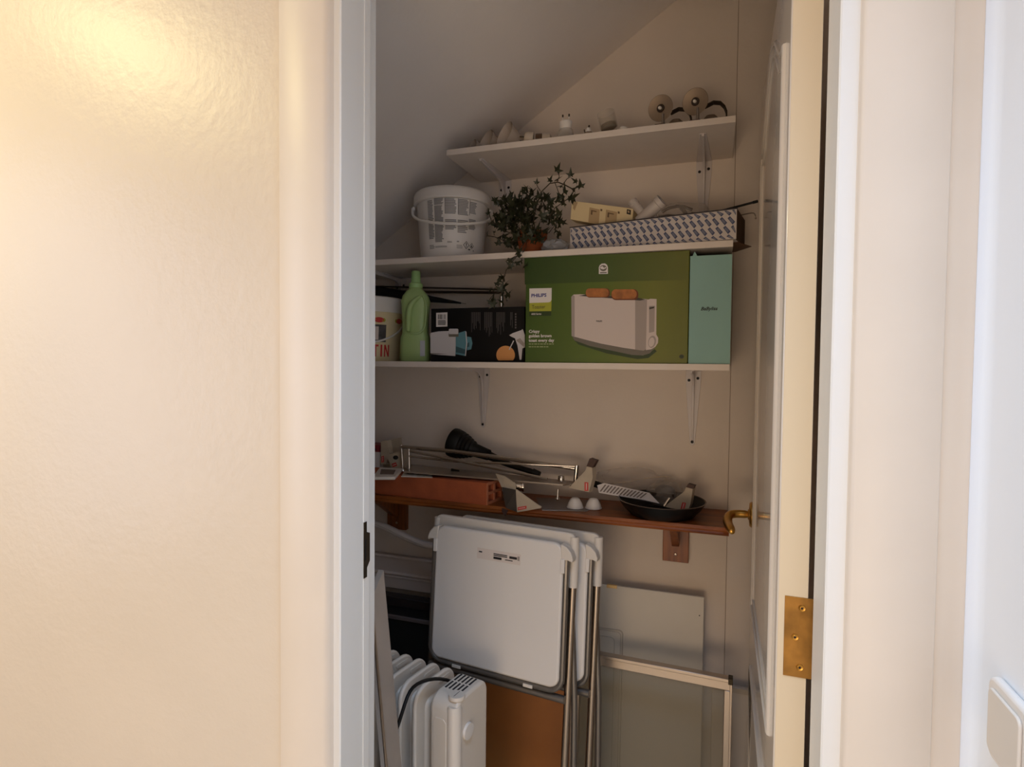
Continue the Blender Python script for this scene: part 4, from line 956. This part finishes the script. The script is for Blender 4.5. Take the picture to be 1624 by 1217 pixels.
# clear bags and striped paper behind the pan
bc = at(1000, 775, 1.70)
t = thing('crumpled_bag', 'crumpled clear plastic bag against the wall behind the frying pan', 'bag', (bc.x, 1.70, ZBt))
crumple((bc.x, 1.705, ZBt + .078), .095, .032, .030, 21, 4, .35).build('bag', M_FILM2, t, angle=12)
MB().tube([at(960, 768, 1.69), at(1000, 765, 1.68), at(1035, 755, 1.67), at(1070, 757, 1.68)], .002, 6).build('fold', film('bag_fold', (196, 176, 150), .5), t, sub=1)
q = [at(947, 770, 1.655), at(958, 766.5, 1.66), at(1030, 782, 1.655), at(1046, 799, 1.645), at(1020, 793, 1.635), at(950, 782, 1.64)]
t = thing('striped_leaflet', 'white leaflet with grey slanted stripes behind the pan handle', 'leaflet', (q[0] + q[3]) / 2)
MB().prism(q, (0, .003, -.001)).build('leaflet', M_PAPER, t, smooth=False)
mb = MB()
for i in range(13):
    u_ = .04 + i * .075; a_ = q[1].lerp(q[2], u_); b_ = q[5].lerp(q[4], u_ - .05); b2_ = q[5].lerp(q[4], u_ - .015); a2_ = q[1].lerp(q[2], u_ + .035); e = V((0, -.0015, .0004))
    mb.poly([a_.lerp(b_, .12) + e, a2_.lerp(b2_, .12) + e, a2_.lerp(b2_, .85) + e, a_.lerp(b_, .85) + e])
mb.build('printed_stripes', mat('stripe_grey', (132, 118, 112), .6), t, smooth=False)
bc = at(1052, 780, 1.685)
t = thing('fittings_pouch', 'small clear pouch with dark blue metal parts behind the frying pan', 'bag', (bc.x, 1.70, ZBt))
crumple((bc.x + .005, 1.695, bc.z - .01), .046, .03, .038, 33, 3, .35).build('pouch', M_FILM, t, angle=15)
M_NAVY = mat('navy_parts', (40, 42, 52), .45)
crumple((bc.x + .004, 1.690, bc.z - .006), .030, .016, .022, 41, 2, .4).build('contents', M_NAVY, t, angle=15)
MB().box((bc.x - .045, 1.665, ZBt + .044), (bc.x + .03, 1.69, ZBt + .052)).build('metal_strip', M_OLDM, t, bevel=.001)
MB().tube([at(1053, 803, 1.625), at(1062, 790, 1.63)], .0035, 8).build('chrome_pin', M_CHROME, t)

# ================================================================== below the wooden shelf
# folding chairs
def build_chair(lab, loc):
    t = thing('folding_chair', lab, 'chair', loc, (R(-4.2), 0, R(-7)), group='folded chairs leaning under the shelf')
    HB = .980; hw = .203
    def uvw(pts, v): return [V((a, v, b)) for a, b in pts]
    # white back panel wrapping the side tubes
    MB().prism(uvw(rrect(-hw - .006, hw + .006, .90, HB, .02), -.013), (0, .016, 0)).build('backrest', M_WHITEM, t, bevel=.004, seg=3, world=False)
    for s_ in (-1, 1):
        MB().tube([(s_*hw, -.004, .845 if s_ > 0 else .70), (s_*hw, -.004, .93), (s_*(hw - .001), -.004, HB - .010)], .0125, 14).build('side_sleeve', M_WHITEM, t, world=False)
        MB().tube([(s_*hw, -.004, .86), (s_*(hw - .002), -.006, .60), (s_*(hw - .006), -.010, .012)], .0095, 12).build('leg', M_STEEL, t, world=False)
        MB().tube([(s_*(hw - .010), .006, .86), (s_*(hw + .012), .006, .56), (s_*(hw + .026), .008, .012)], .0082, 12).build('leg', M_GREYTUBE, t, world=False)
        MB().tube([(s_*(hw - .006), -.010, 0), (s_*(hw - .006), -.010, .022)], .0115, 10).build('foot_cap', M_BLACKM, t, world=False)
    # seat
    sw = .187
    seat = MB().prism(uvw(rrect(-sw, sw, .600, .957, .028, 7), -.040), (0, .016, 0)).build('seat', M_WHITE, t, bevel=.006, seg=3, world=False)
    pr = [(-sw - .006, .93)] + [(-sw - .006, .626)] + [p for p in [( -sw - .006 + .036*(1 - math.cos(R(q_))), .628 - .036*math.sin(R(q_))) for q_ in range(15, 91, 15)]] 
    pr2 = [(-a, b) for a, b in pr[::-1]]
    MB().tube([V((a, -.031, b)) for a, b in pr + pr2], .0075, 10).build('seat_rim', M_GREYTUBE, t, world=False)
    for s_ in (-1, 1):
        # curved white wings at the upper seat corners
        pts = [(s_*(sw - .008), .956), (s_*(sw + .008), .950), (s_*(sw + .020), .938), (s_*(sw + .026), .922), (s_*(sw + .024), .914), (s_*(sw + .012), .918), (s_*(sw - .004), .916)]
        MB().prism(uvw(pts, -.041), (0, .026, 0)).build('corner_wing', M_WHITEM, t, bevel=.002, world=False)
        MB().box((s_*(sw + .0) - .005, -.043, .885), (s_*(sw + .0) + .005, -.032, .920)).build('rim_clip', M_WHITE, t, bevel=.001, world=False)
        MB().box((s_*.105 - .013, -.0405, .586), (s_*.105 + .013, -.028, .594)).build('seat_clip', M_WHITEM, t, bevel=.001, world=False)
    MB().tube([(-hw + .004, -.022, .572), (hw - .004, -.022, .572)], .0095, 12).build('cross_bar', M_GREYTUBE, t, world=False)
    MB().tube([(-hw + .02, .004, .20), (hw - .02, .004, .20)], .008, 10).build('cross_bar', M_GREYTUBE, t, world=False)
    return t, seat
CH = (-.531, 1.398, 0)
ca, seat = build_chair('front white folding chair with grey tube frame and small printed sticker', CH)
cb = copy_tree(ca); cb.location = (CH[0] + .050, CH[1] + .060, 0); cb.scale = (1, 1, .988); cb['label'] = 'rear white folding chair with grey tube frame, mostly hidden behind the front one'
ROOT[ca.name] = Matrix.Translation(V(CH)) @ (Matrix.Rotation(R(-7), 4, 'Z') @ Matrix.Rotation(R(-4.2), 4, 'X'))
stk = MB().poly([V((-.055, -.0404, .914)), V((.072, -.0404, .914)), V((.072, -.0404, .886)), V((-.055, -.0404, .886))]).build('sticker', mat('sticker_paper', (226, 212, 202), .6), seat, world=False, smooth=False)
mb = MB()
def onS(u_, v_): return V((u_, -.0408, v_))
text_rows(mb, onS, -.006, .034, .899, .907, 2, .62, 0); text_rows(mb, onS, .040, .062, .898, .907, 1, .7, 0); text_rows(mb, onS, .028, .05, .892, .896, 1, .6, 0)
text_rows(mb, onS, -.05, -.040, .902, .907, 1, .7, 0)
for xx in (.064, .067): mb.poly([onS(xx, .897), onS(xx + .0016, .897), onS(xx + .0016, .908), onS(xx, .908)])
mb.build('sticker_print', M_INKD, seat, world=False, smooth=False)
MB().poly([onS(-.006, .8975), onS(.018, .8975), onS(.018, .8915), onS(-.006, .8915)]).build('sticker_bar', M_BLACKM, seat, world=False, smooth=False)

# oil radiator
rad_dir = V((math.cos(R(11)), -math.sin(R(11)), 0)); fin_dir = V((math.sin(R(11)), math.cos(R(11)), 0))
nl = at(682, 1110, 1.185)
rzt = nl.z
ra = thing('oil_radiator', 'white oil-filled radiator with fins and vented control end', 'radiator', (nl.x, nl.y, 0), (0, 0, R(-11)))
M_RAD = mat('radiator_enamel', (226, 214, 200), .35); 
FD = .132; HT = rzt + .012
def dz(pts, x): return [V((x, a, b)) for a, b in pts]
# control housing: x 0..0.10, y 0..FD
HWX = .072
MB().prism(dz(rrect(0, FD, .10, HT, .03, 6), 0), (HWX, 0, 0)).build('control_housing', M_RAD, ra, bevel=.007, seg=3, world=False)
hs_ = ra.children[0]
MB().prism([V((.010, -.001, .13)), V((HWX - .026, -.001, .13)), V((HWX - .026, -.001, HT - .055)), V((HWX - .034, -.001, HT - .046)), V((.016, -.001, HT - .046)), V((.010, -.001, HT - .054))], (0, .004, 0)).build('front_recess', M_RAD, ra, bevel=.0012, world=False)
MB().lathe([(.015, .10), (.017, .11), (.017, HT - .020), (.014, HT - .014), (0, HT - .014)], (HWX - .013, .013, 0), 24).build('control_column', M_RAD, ra, world=False)
dial = MB().lathe([(.019, 0), (.0195, .004), (.0175, .008), (0, .009)], (HWX - .016, .026, HT - .004), 24).build('dial', M_RAD, ra, world=False)
MB().box((HWX - .0165, .014, HT + .0052), (HWX - .0155, .038, HT + .0056)).build('dial_mark', M_INK, dial, world=False)
M_SLOT = mat('vent_dark', (34, 30, 34), .8)
for r_ in range(2):
    for i in range(5):
        x_ = .010 + i * .0105; y_ = .042 + r_ * .036
        MB().box((x_, y_, HT - .0012), (x_ + .0045, y_ + .031, HT + .0006)).build('vent_slot', M_SLOT, ra, world=False)
for zz in (HT - .085, ):
    MB().lathe([(.019, 0), (.018, .006), (0, .007)], (HWX + .0005, .045, zz), 22, M=Matrix.Rotation(R(90), 3, 'Y')).build('side_knob', M_WHITE, ra, world=False)
MB().prism([V((HWX + .001, .012, HT - .195)), V((HWX + .001, .034, HT - .190)), V((HWX + .001, .038, HT - .215)), V((HWX + .001, .026, HT - .235)), V((HWX + .001, .012, HT - .228))], (.0006, 0, 0)).build('sticker', mat('blue_sticker', (96, 108, 122), .5), ra, world=False)
for i in range(1, 8):
    x_ = -i * .044 + .006
    f_ = MB().prism(dz(rrect(-.012, FD + .012, .08, HT + .002, .042, 7), x_ - .0055), (.011, 0, 0)).build('fin', M_RAD, ra, bevel=.004, seg=2, world=False)
    MB().prism(dz(rrect(.022, FD - .022, .10, HT - .035, .02, 4), x_ - .013), (.026, 0, 0)).build('fin_channel', M_RAD, f_, bevel=.008, seg=3, world=False)
    MB().prism(dz(rrect(FD - .058, FD - .012, HT - .020, HT - .010, .0045, 3), x_ + .0058), (.002, 0, 0)).build('fin_rib', M_RAD, f_, world=False)
for x_ in (.03, -.26):
    MB().box((x_ - .02, -.03, .035), (x_ + .02, FD + .03, .10)).build('foot', M_BLACK, ra, bevel=.004, world=False)
    for y_ in (-.02, FD + .02): MB().lathe([(.018, -.008), (.02, 0), (.018, .008)], (x_, y_, .02), 16, M=Matrix.Rotation(R(90), 3, 'Y')).build('wheel', M_BLACKM, ra, world=False)
cordp = [at(722, 1084, 1.29), at(708, 1078, 1.26), at(690, 1076, 1.22), at(668, 1081, 1.17), at(654, 1090, 1.14), at(646, 1104, 1.12), at(638, 1130, 1.10), at(628, 1162, 1.09), at(614, 1190, 1.08), at(606, 1240, 1.08)]
MB().tube(cordp, .0042, 10).build('power_cord', M_BLACK, ra, sub=1)

# brown hardboard behind the chairs
xr_ = at(905.5, 1150, 1.59).x
t = thing('brown_board', 'brown hardboard sheet standing behind the folding chairs', 'board', (xr_ - .2, 1.56, 0), (R(-4), 0, 0))
M_HARD = mat('hardboard', (168, 104, 46), .55, var=.12, vscale=5)
MB().box((-.12, -.003, 0), (.20, .003, .75)).build('sheet', M_HARD, t, world=False); MB().box((-.12, -.0035, .742), (.20, .0035, .75)).build('sheet_edge', mat('hardboard_edge', (120, 72, 36), .7), t, world=False)

# clip-frame panel
zpt = at(1020, 934, 1.715).z; xl_, xr2 = at(915, 935, 1.715).x, at(1117, 950, 1.715).x
t = thing('clip_frame', 'tall pale clip frame with brass clip leaning on the closet wall', 'picture frame', ((xl_ + xr2)/2, 1.67, 0), (R(-3.2), 0, 0))
hwp = (xr2 - xl_) / 2; hp_ = zpt / math.cos(R(3.2))
M_PANEL = mat('pale_panel', (214, 202, 184), .5, var=.02)
MB().box((-hwp, -.004, 0), (hwp, .004, hp_)).build('sheet', M_PANEL, t, bevel=.002, world=False)
xc_ = at(971, 930, 1.715).x - (xl_ + xr2)/2
MB().box((xc_ - .015, -.006, hp_ - .008), (xc_ + .015, .0045, hp_ + .001)).build('clip', mat('clip_brass', (236, 196, 130), .4, .3), t, bevel=.001, world=False)
MB().lathe([(0, .001), (.0018, 0)], (hwp - .012, -.0042, hp_ - .052), 8, M=Matrix.Rotation(R(90), 3, 'X')).build('spot', M_DARKMETAL, t, world=False)
# embossed round-cornered outline
xo = at(988, 1000, 1.70).x - (xl_ + xr2)/2; zo = at(985, 1000, 1.70).z
for off, r_ in ((0, .0018), (.006, .0012), (.024, .0012)):
    pth = [V((-hwp + .01, -.0045, zo - off))] + [V((xo - off - .012 + .012*math.sin(R(q_)), -.0045, zo - off - .012 + .012*math.cos(R(q_)))) for q_ in range(0, 91, 18)] + [V((xo - off, -.0045, .2))]
    MB().tube(pth, r_, 6).build('embossed_line', mat('emboss', (188, 174, 156), .5), t, world=False)

# aluminium framed glass
yA = 1.61; A_l, A_r = at(900, 1036, yA), at(1159, 1087, yA - .02)
xl3, xr3 = at(912, 1040, yA).x, A_r.x; zt3 = at(1159, 1072, yA - .02).z
t = thing('framed_glass', 'aluminium framed glass pane leaning right of the folding chairs', 'window pane', ((xl3 + xr3)/2, yA - .06, 0), (R(-3.5), 0, R(-2.5)))
hw3 = (xr3 - xl3) / 2; h3 = zt3
M_ALU = mat('aluminium', (186, 172, 158), .32, .85, bump=.03, bscale=150)
MB().box((-hw3, -.008, h3 - .030), (hw3, .012, h3)).build('top_rail', M_ALU, t, bevel=.002, world=False)
MB().box((-hw3, -.012, h3 - .008), (hw3, .013, h3 + .0015)).build('top_lip', M_ALU, t, bevel=.0015, world=False)
for s_ in (-1, 1):
    MB().box((s_*hw3 - (.018 if s_ > 0 else 0), -.0075, 0), (s_*hw3 + (.018 if s_ < 0 else 0), .012, h3 - .030)).build('side_rail', M_ALU, t, bevel=.002, world=False)
    MB().box((s_*hw3 - .004, -.0115, 0), (s_*hw3 + .002, .013, h3 - .008)).build('side_lip', M_ALU, t, bevel=.001, world=False)
MB().box((hw3 - .008, -.013, h3 - .012), (hw3 + .003, .014, h3 + .003)).build('corner_cap', M_DARKMETAL, t, bevel=.001, world=False)
MB().box((-hw3 + .018, .001, 0), (hw3 - .018, .004, h3 - .030)).build('pane', film('grey_pane', (150, 138, 112), .30, .06, 0), t, world=False)
xcl = at(932, 1045, yA).x - (xl3 + xr3)/2
MB().box((xcl - .006, -.013, h3 - .020), (xcl + .004, -.007, h3 - .002)).build('latch', M_DARKMETAL, t, bevel=.001, world=False)
# pale board in the corner
xq = at(1160, 1090, 1.70)
t = thing('corner_board', 'narrow pale board standing in the corner behind the open door', 'board', (.10, 1.69, 0), (R(-2.5), 0, 0))
hcb = at(1175, 1084, 1.735).z
MB().box((-.085, -.008, 0), (.05, .008, hcb)).build('board', mat('pale_board', (206, 192, 176), .5), t, bevel=.002, world=False); MB().box((-.085, -.0095, hcb - .014), (.05, -.008, hcb - .001)).build('board_edge', M_CARD, t, world=False)

# left side: leaning board with red clips
bl = thing('leaning_board', 'pale grey board with red clips leaning just inside the left door jamb', 'board', (at(598, 1100, 1.02).x, 1.02, 0))
p0, p1, p2, p3 = at(560, 905, 1.03), at(589, 950, 1.03), at(615, 1240, 1.0), at(540, 1240, 1.0)
def down(p_top, p_bot):
    f_ = (0 - p_top.z) / (p_bot.z - p_top.z); return p_top + (p_bot - p_top) * f_
b2, b3 = down(p1, p2), down(V((p1.x - .02, p1.y + .08, p1.z + .02)), V((p2.x - .02, p2.y + .08, p2.z + .02)))
MB().prism([p1, p1 + V((-.020, .08, .03)), b3, b2], (-.012, -.002, 0)).build('board', mat('grey_board', (176, 162, 150), .5, var=.06, vscale=10), bl, smooth=False)
MB().tube([p1, b2], .003, 8).build('edge_strip', M_STEEL, bl)
for (px, py, yv) in ((593.5, 951, 1.10), (608.5, 1140, 1.085)):
    p = at(px, py, yv)
    cl = MB().prism([p + V((-.012, 0, .012)), p + V((.009, 0, .012)), p + V((.009, 0, .002)), p + V((.004, 0, .0)), p + V((.001, 0, -.026)), p + V((-.010, 0, -.026))], (0, .012, 0)).build('clip', M_REDP, bl, bevel=.0012)
    cl['label'] = 'red plastic clip'
    MB().prism([p + V((-.010, .013, .010)), p + V((.006, .013, .010)), p + V((.0, .013, -.028)), p + V((-.008, .013, -.028))], (0, .005, 0)).build('spring_arm', M_REDP, cl)
# dark crate, boards and white hose at back left
t = thing('black_crate', 'black plastic crate with pale rim standing in the dark left corner', 'crate', (-.98, 1.62, 0))
xcL, xcR = -1.36, at(690, 970, 1.60).x; zc1 = at(620, 980, 1.58).z; zc0 = at(620, 947, 1.66).z
MB().box((xcL, 1.58, 0), (xcR, 1.73, zc1)).build('bin', M_BLACKM, t, bevel=.004)
MB().box((xcL, 1.572, zc1), (xcR, 1.58, zc1 + .012)).build('rim', mat('pale_rim', (104, 92, 90), .5), t, bevel=.002)
MB().box((xcL, 1.66, zc1), (xcR, 1.70, zc0)).build('dark_lid', mat('dark_brown_lid', (46, 36, 34), .6), t, bevel=.002)
t = thing('moulded_board', 'pale moulded board lying flat to the wall under the left shelf bracket', 'board', (-1.0, 1.735, zc0))
zc2 = at(625, 908, 1.735).z; zc3 = at(625, 881, 1.735).z
MB().box((-1.40, 1.728, zc0), (xcR + .02, YB - .001, zc3)).build('board', mat('dim_white_board', (206, 192, 184), .6), t, bevel=.002)
for z_, r_ in ((zc3 - .002, .005), (zc2, .006), (zc2 - .012, .003)): MB().tube([(-1.40, 1.727, z_), (xcR + .02, 1.727, z_)], r_, 8).build('moulding', mat('dim_white_moulding', (222, 208, 200), .5), t)
hz_ = [at(560, 826, 1.66), at(592, 829, 1.66), at(612, 836, 1.655), at(635, 848, 1.65), at(655, 858, 1.64), at(678, 866, 1.62), at(700, 868, 1.60)]
t = thing('white_hose', 'white flexible hose drooping under the wooden shelf at the left', 'hose', hz_[0])
MB().tube(hz_, .012, 12).build('hose', mat('grey_white_hose', (220, 208, 200), .5), t, sub=1)
MB().tube([p + V((0, -.0122, .0015)) for p in hz_[1:-1]], .0012, 6).build('hose_seam', mat('hose_seam', (190, 178, 170), .6), t, sub=1)
